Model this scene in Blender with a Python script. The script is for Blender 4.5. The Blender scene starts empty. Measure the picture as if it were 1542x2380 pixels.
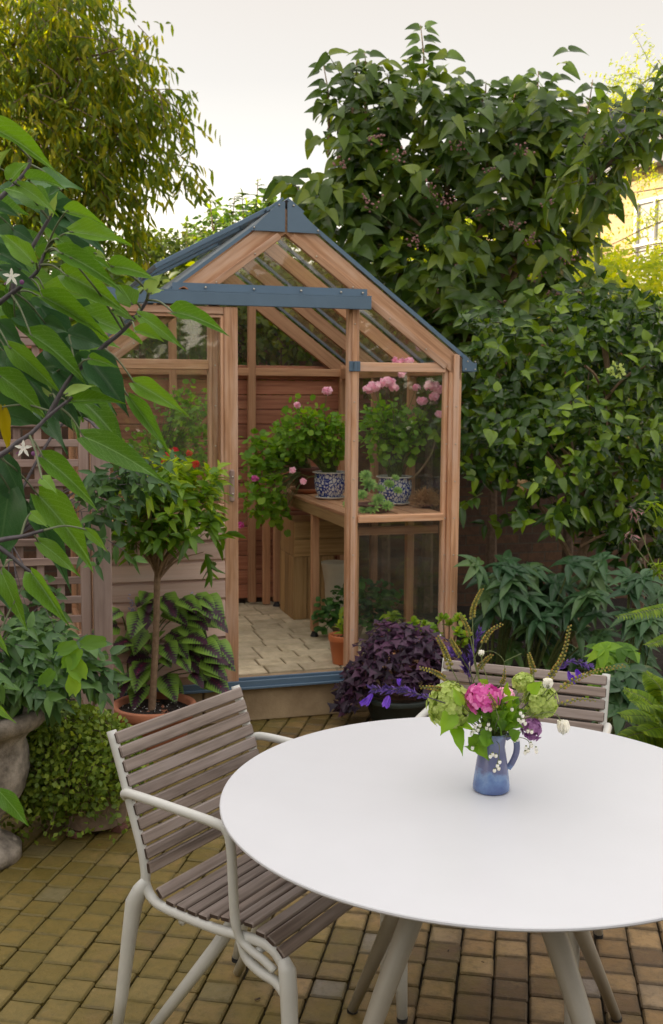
import bpy, math, random
import numpy as np
from mathutils import Vector, Matrix
random.seed(7); RG = np.random.default_rng(7)
SC = bpy.context.scene; COL = SC.collection
R_ = math.radians
# ---------------------------------------------------------------- camera
CAMH = 1.6; PITCH = R_(6.285); ROLL = R_(0.387); FPX = 2493.0; CX, CY = 771.0, 1190.0
_fw = Vector((0, math.cos(PITCH), -math.sin(PITCH))); _up = Vector((0, math.sin(PITCH), math.cos(PITCH))); _rt = Vector((1, 0, 0))
_r2 = _rt*math.cos(ROLL) + _up*math.sin(ROLL); _u2 = -_rt*math.sin(ROLL) + _up*math.cos(ROLL)
cam = bpy.data.cameras.new('camera'); camo = bpy.data.objects.new('camera', cam); COL.objects.link(camo)
camo.matrix_world = Matrix(((_r2.x, _u2.x, -_fw.x, 0), (_r2.y, _u2.y, -_fw.y, 0), (_r2.z, _u2.z, -_fw.z, CAMH), (0, 0, 0, 1)))
cam.sensor_fit = 'VERTICAL'; cam.sensor_height = 36.0; cam.sensor_width = 36.0; cam.lens = 36.0*FPX/2380.0
cam.clip_start = 0.05; cam.clip_end = 3000
cam.dof.use_dof = True; cam.dof.focus_distance = 2.7; cam.dof.aperture_fstop = 9.0
SC.camera = camo
# ---------------------------------------------------------------- sky, sun, exposure
SUN = Vector((-0.93, 0.16, 0.30)).normalized()
elev = math.asin(SUN.z); azi = math.atan2(SUN.x, SUN.y)
w = bpy.data.worlds.new('World'); SC.world = w; w.use_nodes = True
nt = w.node_tree; nt.nodes.clear()
sky = nt.nodes.new('ShaderNodeTexSky'); sky.sky_type = 'NISHITA'; sky.sun_disc = False
sky.sun_elevation = elev; sky.sun_rotation = azi; sky.dust_density = 2.5; sky.air_density = 1.0; sky.ozone_density = 1.0
bg = nt.nodes.new('ShaderNodeBackground'); bg.inputs['Strength'].default_value = 0.10
mx = nt.nodes.new('ShaderNodeMix'); mx.data_type = 'RGBA'; mx.inputs[0].default_value = 0.85
tc = nt.nodes.new('ShaderNodeTexCoord'); sx = nt.nodes.new('ShaderNodeSeparateXYZ'); rp = nt.nodes.new('ShaderNodeValToRGB')
rp.color_ramp.elements[0].position = 0.0; rp.color_ramp.elements[0].color = (3.0, 2.55, 1.9, 1)
rp.color_ramp.elements[1].position = 0.9; rp.color_ramp.elements[1].color = (1.70, 1.60, 1.50, 1)
_e = rp.color_ramp.elements.new(0.48); _e.color = (1.34, 1.25, 1.14, 1)
_e = rp.color_ramp.elements.new(0.36); _e.color = (0.80, 0.71, 0.61, 1)
_e = rp.color_ramp.elements.new(0.27); _e.color = (0.84, 0.775, 0.69, 1)
_e = rp.color_ramp.elements.new(0.20); _e.color = (1.0, 0.93, 0.83, 1)
_e = rp.color_ramp.elements.new(0.13); _e.color = (1.75, 1.55, 1.25, 1)
vm = nt.nodes.new('ShaderNodeVectorMath'); vm.operation = 'SCALE'; vm.inputs[3].default_value = 3.3   # bright thin cloud veil
nt.links.new(tc.outputs['Generated'], sx.inputs[0]); nt.links.new(sx.outputs['Z'], rp.inputs[0])
nt.links.new(rp.outputs['Color'], vm.inputs[0])
nt.links.new(sky.outputs[0], mx.inputs[6]); nt.links.new(vm.outputs[0], mx.inputs[7])
nt.links.new(mx.outputs[2], bg.inputs['Color'])
ow = nt.nodes.new('ShaderNodeOutputWorld'); nt.links.new(bg.outputs[0], ow.inputs['Surface'])
sl = bpy.data.lights.new('sun', 'SUN'); sl.energy = 3.0; sl.angle = R_(0.5); sl.color = (1.0, 0.85, 0.62)
so = bpy.data.objects.new('sun', sl); COL.objects.link(so); so.rotation_euler = (-SUN).to_track_quat('-Z', 'Y').to_euler(); so.location = (-8, 2, 9)
SC.view_settings.view_transform = 'Standard'; SC.view_settings.look = 'None'; SC.view_settings.gamma = 1.0
SC.view_settings.exposure = 1.84; SC.view_settings.use_curve_mapping = False
SC.cycles.max_bounces = 10; SC.cycles.diffuse_bounces = 4; SC.cycles.glossy_bounces = 4; SC.cycles.transmission_bounces = 6
SC.cycles.transparent_max_bounces = 16; SC.cycles.use_denoising = True; SC.cycles.caustics_reflective = False; SC.cycles.caustics_refractive = False
SC.cycles.sample_clamp_indirect = 6.0

# ---------------------------------------------------------------- measuring helpers (photo pixel at 1542 x 2380 -> a real place)
def ray(px, py):
    return _r2*((px-CX)/FPX) - _u2*((py-CY)/FPX) + _fw
O = Vector((0, 0, CAMH))
def Y(px, py, y): d = ray(px, py); return O + d*(y/d.y)
def Z(px, py, z=0.0): d = ray(px, py); return O + d*((z-CAMH)/d.z)
GH = R_(16.77); GU = Vector((math.cos(GH), math.sin(GH), 0)); GV = Vector((-math.sin(GH), math.cos(GH), 0)); GA = Vector((-0.2715, 5.154, 0))
def G(u, v, z): return GA + GU*u + GV*v + Vector((0, 0, z))
def GF(px, py, v=0.07):
    d = ray(px, py); A = GA + GV*v; return O + d*((A-O).dot(GV)/d.dot(GV))

# ---------------------------------------------------------------- object helpers
def tag(o, label=None, cat=None, group=None, kind=None):
    if label: o['label'] = label
    if cat: o['category'] = cat
    if group: o['group'] = group
    if kind: o['kind'] = kind
    return o
def thing(name, label, cat, loc=(0, 0, 0), group=None):
    o = bpy.data.objects.new(name, None); COL.objects.link(o); o.location = loc; o.empty_display_size = 0.05
    return tag(o, label, cat, group)
def link(name, me, mat, parent=None, smooth=False):
    me.materials.append(mat)
    if smooth:
        me.polygons.foreach_set('use_smooth', [True]*len(me.polygons))
    o = bpy.data.objects.new(name, me); COL.objects.link(o)
    if parent is not None:
        o.parent = parent
        o.matrix_parent_inverse = Matrix.Translation(-rootloc(parent))
    return o
def rootloc(p):
    l = Vector(p.location)
    return l
class MB:
    """collects boxes, tubes, lathes into one mesh (metres, world space)"""
    def __init__(s): s.v = []; s.f = []; s.uv = []; s.r = []
    def face(s, idx, uv, r): s.f.append(idx); s.uv.append(uv); s.r.append(r)
    def obox(s, c, ax, ay, az, L, W, H, b=0.0, r=None, luv=False):
        """oriented box: centre c, unit axes, full sizes along them; grain along ax; b = bevel"""
        r = random.random() if r is None else r
        c = Vector(c); n0 = len(s.v); o1, o2 = random.random()*9, random.random()*9
        hx, hy, hz = L/2, W/2, H/2; b = min(b, hy*.9, hz*.9, hx*.9)
        if b <= 0:
            pts = [(x, y, z) for x in (-hx, hx) for y in (-hy, hy) for z in (-hz, hz)]
            fs = [(0, 1, 3, 2), (4, 6, 7, 5), (0, 4, 5, 1), (2, 3, 7, 6), (0, 2, 6, 4), (1, 5, 7, 3)]
        else:
            pts = []
            sec = [(-hy+b, -hz), (hy-b, -hz), (hy, -hz+b), (hy, hz-b), (hy-b, hz), (-hy+b, hz), (-hy, hz-b), (-hy, -hz+b)]
            for x, k in ((-hx, 1), (-hx+b, 0), (hx-b, 0), (hx, 1)):
                for (y, z) in sec:
                    if k: y = math.copysign(abs(y)-b*(abs(y) > hy-b*.5), y); z = math.copysign(abs(z)-b*(abs(z) > hz-b*.5), z)
                    pts.append((x, y, z))
            fs = [tuple(range(7, -1, -1)), tuple(range(24, 32))]
            for q in range(3):
                for i in range(8): j = (i+1) % 8; fs.append((q*8+i, q*8+j, q*8+8+j, q*8+8+i))
        for p in pts: s.v.append(tuple(c + ax*p[0] + ay*p[1] + az*p[2]))
        for f in fs:
            uv = [(pts[i][0]+o1, pts[i][1]+pts[i][2]*1.0+o2) for i in f]
            if luv: uv = [(pts[i][0]/hx, pts[i][1]/hy) for i in f]
            s.face(tuple(n0+i for i in f), uv, r)
    def bar(s, a, b_, W, H, up=Vector((0, 0, 1)), b=0.0, r=None, ext=0.0):
        """box from a to b_, W across, H along 'up'"""
        a = Vector(a); b_ = Vector(b_); ax = (b_-a).normalized(); ay = up.cross(ax)
        if ay.length < 1e-4: ay = Vector((1, 0, 0)).cross(ax)
        ay.normalize(); az = ax.cross(ay)
        s.obox((a+b_)/2, ax, ay, az, (b_-a).length+ext, W, H, b, r)
    def tube(s, pts, rad, seg=8, caps=True, r=None, flat=1.0, up=None):
        r = random.random() if r is None else r
        pts = [Vector(p) for p in pts]; n = len(pts)
        rad = [rad]*n if not hasattr(rad, '__len__') else rad
        n0 = len(s.v); t = (pts[1]-pts[0]).normalized()
        ref = Vector(up) if up is not None else (Vector((0, 0, 1)) if abs(t.z) < .9 else Vector((1, 0, 0)))
        lx = (ref - t*ref.dot(t)).normalized(); dist = 0
        for i, p in enumerate(pts):
            t = (pts[min(i+1, n-1)]-pts[max(i-1, 0)]).normalized()
            lx = (lx - t*lx.dot(t)).normalized(); ly = t.cross(lx)
            if i: dist += (p-pts[i-1]).length
            for k in range(seg):
                a = 2*math.pi*k/seg
                s.v.append(tuple(p + lx*math.cos(a)*rad[i]*flat + ly*math.sin(a)*rad[i]))
        d = 0
        for i in range(n-1):
            d2 = d+(pts[i+1]-pts[i]).length
            for k in range(seg):
                j = (k+1) % seg
                s.face((n0+i*seg+k, n0+i*seg+j, n0+(i+1)*seg+j, n0+(i+1)*seg+k), [(d, k/seg), (d, (k+1)/seg), (d2, (k+1)/seg), (d2, k/seg)], r)
            d = d2
        if caps:
            s.face(tuple(n0+k for k in range(seg-1, -1, -1)), [(0, 0)]*seg, r)
            s.face(tuple(n0+(n-1)*seg+k for k in range(seg)), [(0, 0)]*seg, r)
    def lathe(s, c, prof, seg=32, r=None, wob=0.0):
        """prof: (radius, z) list from outside bottom over the rim to the inside"""
        r = random.random() if r is None else r
        c = Vector(c); n0 = len(s.v); n = len(prof); ph = random.random()*6
        for (q, z) in prof:
            for k in range(seg):
                a = 2*math.pi*k/seg; ww = 1+wob*math.sin(3*a+ph+z*9)
                s.v.append((c.x+q*ww*math.cos(a), c.y+q*ww*math.sin(a), c.z+z))
        for i in range(n-1):
            for k in range(seg):
                j = (k+1) % seg
                s.face((n0+i*seg+k, n0+i*seg+j, n0+(i+1)*seg+j, n0+(i+1)*seg+k), [(k/seg, prof[i][1]), ((k+1)/seg, prof[i][1]), ((k+1)/seg, prof[i+1][1]), (k/seg, prof[i+1][1])], r)
        for i in (0, n-1):
            if prof[i][0] > 1e-4:
                s.face(tuple(n0+i*seg+k for k in (range(seg-1, -1, -1) if i == 0 else range(seg))), [(0, 0)]*seg, r)
    def poly(s, pts, thick, nrm, r=None):
        r = random.random() if r is None else r
        n0 = len(s.v); n = len(pts); d = Vector(nrm)*thick
        for p in pts: s.v.append(tuple(Vector(p)))
        for p in pts: s.v.append(tuple(Vector(p)+d))
        u = [(Vector(p).x+Vector(p).y, Vector(p).z) for p in pts]
        s.face(tuple(n0+i for i in range(n-1, -1, -1)), u[::-1], r); s.face(tuple(n0+n+i for i in range(n)), u, r)
        for i in range(n):
            j = (i+1) % n; s.face((n0+i, n0+j, n0+n+j, n0+n+i), [u[i], u[j], u[j], u[i]], r)
    def ball(s, c, rr, seg=8, rings=5, r=None, sc=(1, 1, 1)):
        r = random.random() if r is None else r
        c = Vector(c); n0 = len(s.v)
        for i in range(rings+1):
            t = math.pi*i/rings
            for k in range(seg):
                a = 2*math.pi*k/seg
                s.v.append((c.x+rr*sc[0]*math.sin(t)*math.cos(a), c.y+rr*sc[1]*math.sin(t)*math.sin(a), c.z-rr*sc[2]*math.cos(t)))
        for i in range(rings):
            for k in range(seg):
                j = (k+1) % seg
                s.face((n0+i*seg+k, n0+i*seg+j, n0+(i+1)*seg+j, n0+(i+1)*seg+k), [(k/seg, i/rings)]*4, r)
    def build(s, name, mat, parent=None, smooth=False):
        me = bpy.data.meshes.new(name); me.from_pydata(s.v, [], s.f); me.update()
        uvl = me.uv_layers.new(name='UVMap'); flat = [c for f in s.uv for q in f for c in q]
        uvl.data.foreach_set('uv', flat)
        at = me.attributes.new('rnd', 'FLOAT', 'FACE'); at.data.foreach_set('value', s.r)
        return link(name, me, mat, parent, smooth)
def balls(name, mat, parent, pts, r, seg=6, rings=4):
    for p in pts: q = MB(); q.ball(p, r, seg, rings); q.build(name, mat, parent)
def box(name, mat, parent, a, b_, W, H, up=Vector((0, 0, 1)), b=0.0):
    m = MB(); m.bar(a, b_, W, H, up, b); return m.build(name, mat, parent)

# ---- leaf templates: (t along, s across -1..1, h lift in lengths)
def leaf_template(n=4, shape='ovate', fold=0.10, curl=0.12, rows=1, wave=0, side=0):
    T = []; F = []
    prof = {'ovate': lambda t: math.sin(math.pi*min(1, t**0.62))**0.9, 'lance': lambda t: math.sin(math.pi*t**0.85)**0.8,
            'round': lambda t: math.sqrt(max(0, 1-(2*t-1)**2)), 'heart': lambda t: (math.sin(math.pi*min(1, (t*0.93+.07)**0.5))**0.75),
            'acum': lambda t: (max(0., math.sin(math.pi*min(1, (t*.95+.05)**0.58)))**0.95)*(1-.35*max(0, t-.6)/.4)}[shape]
    ns = 2*rows+1
    for i in range(n+1):
        t = .5-.5*math.cos(math.pi*i/n) if n < 8 else i/n; p = prof(t) if 0 < i < n else (0.02 if shape not in ('heart', 'acum') or i == n else .35)
        for j in range(ns):
            q = (j-rows)/rows
            if wave: 
                T.append((t-(0.07*abs(q) if i == 0 else 0), q*p*(1+.05*math.sin(t*17+q*3))+side*t*t, fold*abs(q)*p-curl*t*t+wave*q*q*math.sin(t*11+q*2.2+side*9))); continue
            T.append((t - (0.05*abs(q) if shape in ('heart', 'acum') and i == 0 else 0), q*p, fold*abs(q)*p - curl*t*t))
    for i in range(n):
        for j in range(ns-1):
            a = i*ns+j; F.append((a, a+1, a+ns+1, a+ns))
    return np.array(T), F
def lobed_template(lobes=5, n=20, cup=0.25, depth=.18):
    """roundish scalloped leaf fan (geranium)"""
    T = [(0.12, 0, 0)]; F = []
    for k in range(n+1):
        a = -2.7 + 5.4*k/n; rr = 0.5*(1-depth+depth*abs(math.sin(a*lobes/2*1.05)))
        T.append((0.5+rr*math.cos(a)*1.0 - .05, 2*rr*math.sin(a), cup*rr*rr*2))
    for k in range(n): F.append((0, k+1, k+2))
    return np.array(T), F
def norm(a): return a/np.maximum(np.linalg.norm(a, axis=1, keepdims=True), 1e-9)
def leaf_mesh(name, mat, parent, groups, stems=None, stem_mat=None):
    """groups: list of (template, P, D, N, L, W, bend, rnd) arrays -> one mesh"""
    VV = []; LI = []; LS = []; UV = []; RR = []; base = 0
    for (tp, P, D, N, L, W, bend, rnd) in groups:
        T, F = tp; P = np.asarray(P, float); n = len(P); k = len(T)
        if n == 0: continue
        D = norm(np.asarray(D, float)); N = np.asarray(N, float); B = norm(np.cross(N, D)); N = np.cross(D, B)
        L = np.broadcast_to(L, (n,))[:, None, None]; W = np.broadcast_to(W, (n,))[:, None, None]; bend = np.broadcast_to(bend, (n,))[:, None]
        t = T[:, 0][None, :, None]; s_ = T[:, 1][None, :, None]; h = T[:, 2][None, :, None]
        V = P[:, None, :] + D[:, None, :]*t*L + B[:, None, :]*s_*W/2 + N[:, None, :]*h*L
        V[:, :, 2] -= bend*(T[:, 0]**2)[None, :]*L[:, :, 0]
        VV.append(V.reshape(-1, 3))
        rn = np.broadcast_to(rnd if rnd is not None else RG.random(n), (n,))
        RR.append(np.repeat(rn, k))
        off = (np.arange(n)*k+base)[:, None]
        for fs in set(len(f) for f in F):
            ff = np.array([f for f in F if len(f) == fs])
            idx = (off[:, :, None] + ff[None]).reshape(-1)
            LI.append(idx); LS.append(np.full(n*len(ff), fs))
            uvt = np.stack([T[:, 0], T[:, 1]*.5+.5], 1)
            UV.append(np.tile(uvt[ff.reshape(-1)], (n, 1)))
        base += n*k
    VV = np.concatenate(VV); LI = np.concatenate(LI); LS = np.concatenate(LS); UV = np.concatenate(UV); RR = np.concatenate(RR)
    me = bpy.data.meshes.new(name); me.vertices.add(len(VV)); me.vertices.foreach_set('co', VV.reshape(-1))
    me.loops.add(len(LI)); me.loops.foreach_set('vertex_index', LI.astype(np.int32))
    me.polygons.add(len(LS)); st = np.concatenate([[0], np.cumsum(LS)[:-1]]).astype(np.int32)
    me.polygons.foreach_set('loop_start', st)
    try: me.polygons.foreach_set('loop_total', LS.astype(np.int32))
    except Exception: pass
    me.update(calc_edges=True)
    u = me.uv_layers.new(name='UVMap'); u.data.foreach_set('uv', UV.reshape(-1))
    at = me.attributes.new('rnd', 'FLOAT', 'POINT'); at.data.foreach_set('value', RR)
    me.polygons.foreach_set('use_smooth', np.ones(len(LS), bool))
    return link(name, me, mat, parent)
def rdir(n): return norm(RG.normal(size=(n, 3)))
def in_blobs(blobs, n, shell=0.55):
    """sample points inside ellipsoids, biased to the outside; returns P, outward"""
    vol = np.array([b[3]*b[4]*b[5] for b in blobs])**0.75; c = RG.choice(len(blobs), n, p=vol/vol.sum())
    b = np.array(blobs)[c]; d = rdir(n); r = shell+(1-shell)*RG.random(n)**0.6
    lump = 1+0.13*np.sin(d[:, 0]*5+c)*np.sin(d[:, 2]*6+c*2)
    return b[:, :3] + d*b[:, 3:6]*(r*lump)[:, None], d
def twigs(P, D, n_leaf, tl, spread=0.5, pair=True):
    """leaves along twigs. P start, D direction. returns leaf base, leaf dir, twig dir"""
    n = len(P); LP = []; LD = []; TD = []
    side = norm(np.cross(D, rdir(n)))
    for k in range(n_leaf):
        t = (k+0.6)/n_leaf
        p = P + D*(tl*t)[:, None]; p[:, 2] -= 0.12*tl*t*t
        rot = side if (k % 2 == 0) else norm(np.cross(D, side))
        for sg in ((1, -1) if pair else (1 if k % 2 else -1,)):
            ld = norm(D*spread + rot*sg + RG.normal(size=(n, 3))*0.25)
            LP.append(p + RG.normal(size=(n, 3))*0.004); LD.append(ld); TD.append(D)
    return np.concatenate(LP), np.concatenate(LD), np.concatenate(TD)
def twig_tubes(mb, P, D, tl, r0=0.004, stride=1):
    for i in range(0, len(P), stride):
        p = Vector(P[i]); d = Vector(D[i]); L = float(tl[i])
        mb.tube([p-d*L*.15, p+d*L*.5-Vector((0, 0, .03*L)), p+d*L-Vector((0, 0, .12*L))], [r0, r0*.7, r0*.35], 3, False)
def bez(pts, n=8):
    pts = [Vector(p) for p in pts]; out = []
    P = [pts[0]*2-pts[1]]+pts+[pts[-1]*2-pts[-2]]
    for i in range(1, len(P)-2):
        for k in range(n):
            t = k/n; a, b, c, d = P[i-1], P[i], P[i+1], P[i+2]
            out.append(0.5*((2*b)+(c-a)*t+(2*a-5*b+4*c-d)*t*t+(3*b-a-3*c+d)*t**3))
    out.append(pts[-1]); return out

# ---------------------------------------------------------------- materials
def newmat(name):
    m = bpy.data.materials.new(name); m.use_nodes = True; n = m.node_tree; n.nodes.clear()
    out = n.nodes.new('ShaderNodeOutputMaterial'); p = n.nodes.new('ShaderNodeBsdfPrincipled'); n.links.new(p.outputs[0], out.inputs[0])
    return m, n, p, out
def ramp(n, stops):
    r = n.nodes.new('ShaderNodeValToRGB'); e = r.color_ramp.elements
    e[0].position, e[0].color = stops[0][0], (*stops[0][1], 1); e[1].position, e[1].color = stops[-1][0], (*stops[-1][1], 1)
    for q, c in stops[1:-1]: x = e.new(q); x.color = (*c, 1)
    return r
def noise(n, vec, scale, detail=4, rough=.6):
    t = n.nodes.new('ShaderNodeTexNoise'); t.inputs['Scale'].default_value = scale; t.inputs['Detail'].default_value = detail; t.inputs['Roughness'].default_value = rough
    if vec is not None: n.links.new(vec, t.inputs['Vector'])
    return t
def mixc(n, a, b, fac, mode='MIX'):
    m = n.nodes.new('ShaderNodeMix'); m.data_type = 'RGBA'; m.blend_type = mode
    for i, x in ((0, fac), (6, a), (7, b)):
        if isinstance(x, bpy.types.NodeSocket): n.links.new(x, m.inputs[i])
        elif i == 0: m.inputs[0].default_value = x
        else: m.inputs[i].default_value = (*x, 1)
    return m.outputs[2]
def math_(n, op, a, b=None):
    m = n.nodes.new('ShaderNodeMath'); m.operation = op
    for i, x in enumerate((a, b)):
        if x is None: continue
        if isinstance(x, bpy.types.NodeSocket): n.links.new(x, m.inputs[i])
        else: m.inputs[i].default_value = x
    return m.outputs[0]
def bump(n, p, h, strength=.3, dist=.01):
    b = n.nodes.new('ShaderNodeBump'); b.inputs['Strength'].default_value = strength; b.inputs['Distance'].default_value = dist
    n.links.new(h, b.inputs['Height']); n.links.new(b.outputs[0], p.inputs['Normal'])
def attr(n, name='rnd'):
    a = n.nodes.new('ShaderNodeAttribute'); a.attribute_name = name; return a.outputs['Fac']
def obj_coord(n): return n.nodes.new('ShaderNodeTexCoord').outputs['Object']
def wood(name, c1, c2, c3, grain=1.0, rough=.62, knots=True, weather=None):
    m, n, p, _ = newmat(name)
    uv = n.nodes.new('ShaderNodeUVMap'); mp = n.nodes.new('ShaderNodeMapping'); mp.inputs['Scale'].default_value = (2.2, 55*grain, 1); n.links.new(uv.outputs[0], mp.inputs[0])
    g = noise(n, mp.outputs[0], 1.0, 5, .65)
    mp2 = n.nodes.new('ShaderNodeMapping'); mp2.inputs['Scale'].default_value = (1.4, 9, 1); n.links.new(uv.outputs[0], mp2.inputs[0])
    g2 = noise(n, mp2.outputs[0], 1.6, 3, .6)
    r = ramp(n, [(.28, c1), (.5, c2), (.75, c3)]); f = math_(n, 'ADD', math_(n, 'MULTIPLY', g.outputs['Fac'], .65), math_(n, 'MULTIPLY', g2.outputs['Fac'], .35))
    n.links.new(f, r.inputs[0])
    v = n.nodes.new('ShaderNodeHueSaturation'); n.links.new(r.outputs[0], v.inputs['Color'])
    n.links.new(math_(n, 'ADD', math_(n, 'MULTIPLY', attr(n), .5), .75), v.inputs['Value'])
    col = v.outputs[0]
    if weather:
        s = noise(n, mp2.outputs[0], .8, 4, .7); rr = ramp(n, [(.45, (0, 0, 0)), (.68, (1, 1, 1))]); n.links.new(s.outputs['Fac'], rr.inputs[0])
        col = mixc(n, col, weather, math_(n, 'MULTIPLY', rr.outputs[0], .75))
    n.links.new(col, p.inputs['Base Color']); p.inputs['Roughness'].default_value = rough
    bump(n, p, g.outputs['Fac'], .35, .004)
    return m
def leafmat(name, dark, mid, light, rough=.42, trans=.35, veins=0.0, tcol=None, yellow=None, spec=.32, vein_col=(.35, .42, .12), green=True):
    if green: dark, mid, light = [(c[0]*1.25, c[1]*1.22, c[2]*.85) for c in (dark, mid, light)]
    m, n, p, out = newmat(name)
    a = attr(n); r = ramp(n, [(0, dark), (.55, mid), (1, light)] + ([] if not yellow else []))
    if yellow: e = r.color_ramp.elements.new(.965); e.color = (*light, 1); r.color_ramp.elements[-1].color = (*yellow, 1)
    ns = noise(n, obj_coord(n), 1.7, 2); f = math_(n, 'ADD', math_(n, 'MULTIPLY', a, .8), math_(n, 'MULTIPLY', math_(n, 'SUBTRACT', ns.outputs['Fac'], .3), .5))
    n.links.new(f, r.inputs[0]); col = r.outputs[0]
    if veins > 0:
        uv = n.nodes.new('ShaderNodeUVMap'); sp = n.nodes.new('ShaderNodeSeparateXYZ'); n.links.new(uv.outputs[0], sp.inputs[0])
        ac = math_(n, 'ABSOLUTE', math_(n, 'SUBTRACT', sp.outputs[1], .5))
        mid_ = math_(n, 'LESS_THAN', ac, .018)
        ph = math_(n, 'SUBTRACT', math_(n, 'MULTIPLY', sp.outputs[0], 9.0), math_(n, 'MULTIPLY', math_(n, 'POWER', ac, 1.35), 9.0))
        fr = math_(n, 'ABSOLUTE', math_(n, 'SUBTRACT', math_(n, 'FRACT', ph), .5)); sv = math_(n, 'LESS_THAN', fr, .055)
        vo = n.nodes.new('ShaderNodeTexVoronoi'); vo.feature = 'DISTANCE_TO_EDGE'; vo.inputs['Scale'].default_value = 26; n.links.new(uv.outputs[0], vo.inputs['Vector'])
        tv = math_(n, 'MULTIPLY', math_(n, 'LESS_THAN', vo.outputs['Distance'], .045), .35)
        vv = math_(n, 'MAXIMUM', math_(n, 'MAXIMUM', mid_, math_(n, 'MULTIPLY', sv, .45)), tv)
        col = mixc(n, col, vein_col, math_(n, 'MULTIPLY', vv, veins)); bump(n, p, math_(n, 'MULTIPLY', vv, -1.0), .35, .002)
    n.links.new(col, p.inputs['Base Color']); p.inputs['Roughness'].default_value = rough; p.inputs['Specular IOR Level'].default_value = spec
    if trans > 0:
        tr = n.nodes.new('ShaderNodeBsdfTranslucent'); hs = n.nodes.new('ShaderNodeHueSaturation'); hs.inputs['Value'].default_value = 1.9; hs.inputs['Saturation'].default_value = 1.1; hs.inputs['Hue'].default_value = .485
        n.links.new(col, hs.inputs['Color']); n.links.new(hs.outputs[0], tr.inputs[0])
        ms = n.nodes.new('ShaderNodeMixShader'); ms.inputs[0].default_value = trans; n.links.new(p.outputs[0], ms.inputs[1]); n.links.new(tr.outputs[0], ms.inputs[2]); n.links.new(ms.outputs[0], out.inputs[0])
    return m
def plain(name, c, rough=.5, metal=0.0, var=.12, scale=30, bmp=0.0, bscale=None, c2=None, spec=.5):
    m, n, p, _ = newmat(name); oc = obj_coord(n); t = noise(n, oc, scale, 4, .6)
    c2 = c2 or tuple(x*(1-var*2) for x in c); r = ramp(n, [(.35, c2), (.65, c)]); n.links.new(t.outputs['Fac'], r.inputs[0])
    h = n.nodes.new('ShaderNodeHueSaturation'); n.links.new(r.outputs[0], h.inputs['Color']); n.links.new(math_(n, 'ADD', math_(n, 'MULTIPLY', attr(n), var*2), 1-var), h.inputs['Value'])
    n.links.new(h.outputs[0], p.inputs['Base Color']); p.inputs['Roughness'].default_value = rough; p.inputs['Metallic'].default_value = metal; p.inputs['Specular IOR Level'].default_value = spec
    if bmp: t2 = noise(n, oc, bscale or scale*2, 5, .65); bump(n, p, t2.outputs['Fac'], bmp, .01)
    return m
M = {}
M['cedar'] = wood('cedar', (.24, .10, .045), (.54, .295, .165), (.72, .46, .30), weather=(.62, .45, .37))
M['cedar_in'] = wood('cedar_in', (.22, .10, .05), (.46, .24, .13), (.60, .36, .21))
M['redboard'] = wood('redboard', (.15, .045, .025), (.36, .14, .08), (.52, .26, .15))
M['cladding'] = wood('cladding', (.46, .29, .23), (.63, .44, .37), (.72, .54, .47), weather=(.62, .50, .46))
M['greywood'] = wood('greywood', (.15, .095, .075), (.30, .205, .175), (.41, .30, .26), rough=.8, weather=(.35, .265, .24))
M['slat'] = wood('slat', (.055, .038, .030), (.215, .165, .140), (.39, .325, .295), rough=.55, weather=(.35, .295, .275))
M['endgrain'] = plain('endgrain', (.055, .032, .022), .7)
M['crate'] = wood('crate', (.14, .075, .03), (.37, .23, .10), (.52, .36, .17))
M['metal_blue'] = plain('metal_blue', (.10, .165, .245), .42, 0, .06, 6)
M['alu'] = plain('alu', (.30, .34, .38), .35, .5, .08, 8)
M['bolt'] = plain('bolt', (.55, .5, .42), .3, .9, .05)
M['table_white'] = plain('table_white', (.64, .65, .69), .32, 0, .022, 2.2, .05, 180)
M['frame_white'] = plain('frame_white', (.60, .60, .57), .38, 0, .03, 12, .05, 300)
M['foot_black'] = plain('foot_black', (.02, .02, .022), .6)
M['terracotta'] = plain('terracotta', (.50, .19, .10), .75, 0, .12, 9, .2, 90, (.40, .15, .08))
M['terra_dark'] = plain('terra_dark', (.16, .065, .05), .8, 0, .15, 12, .2, 90)
M['plastic_orange'] = plain('plastic_orange', (.55, .17, .06), .5, 0, .06, 9)
M['pot_green'] = plain('pot_green', (.028, .040, .036), .5, 0, .2, 12, .15, 60)
M['cream_pot'] = plain('cream_pot', (.55, .50, .40), .6, 0, .05, 9)
M['old_pot'] = plain('old_pot', (.30, .21, .16), .9, 0, .2, 14, .4, 60, (.17, .13, .09))
M['soil'] = plain('soil', (.030, .018, .012), .95, 0, .3, 90, 1.0, 120, (.008, .005, .004))
M['white_glaze'] = plain('white_glaze', (.62, .62, .60), .2, 0, .03)
M['sandstone'] = plain('sandstone', (.42, .31, .19), .85, 0, .12, 5, .3, 60, (.27, .19, .11))
M['grey_stone'] = plain('grey_stone', (.36, .31, .26), .9, 0, .2, 16, .9, 22, (.13, .11, .09))
M['bark'] = plain('bark', (.20, .13, .085), .85, 0, .2, 40, .5, 80, (.11, .07, .045))
M['bark_light'] = plain('bark_light', (.30, .20, .125), .8, 0, .2, 40, .4, 80, (.19, .12, .07))
M['twig_dark'] = plain('twig_dark', (.10, .085, .095), .6, 0, .2, 60)
M['twig_green'] = plain('twig_green', (.16, .20, .06), .6, 0, .2, 60)
M['cherry_leaf'] = leafmat('cherry_leaf', (.04, .08, .010), (.115, .165, .016), (.33, .31, .028), .5, .58)
M['cler_leaf'] = leafmat('cler_leaf', (.022, .052, .016), (.060, .110, .022), (.15, .20, .028), .34, .36)
M['fore_leaf'] = leafmat('fore_leaf', (.028, .085, .024), (.070, .170, .024), (.125, .245, .032), .33, .32, veins=.75, vein_col=(.21, .37, .11))
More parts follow.
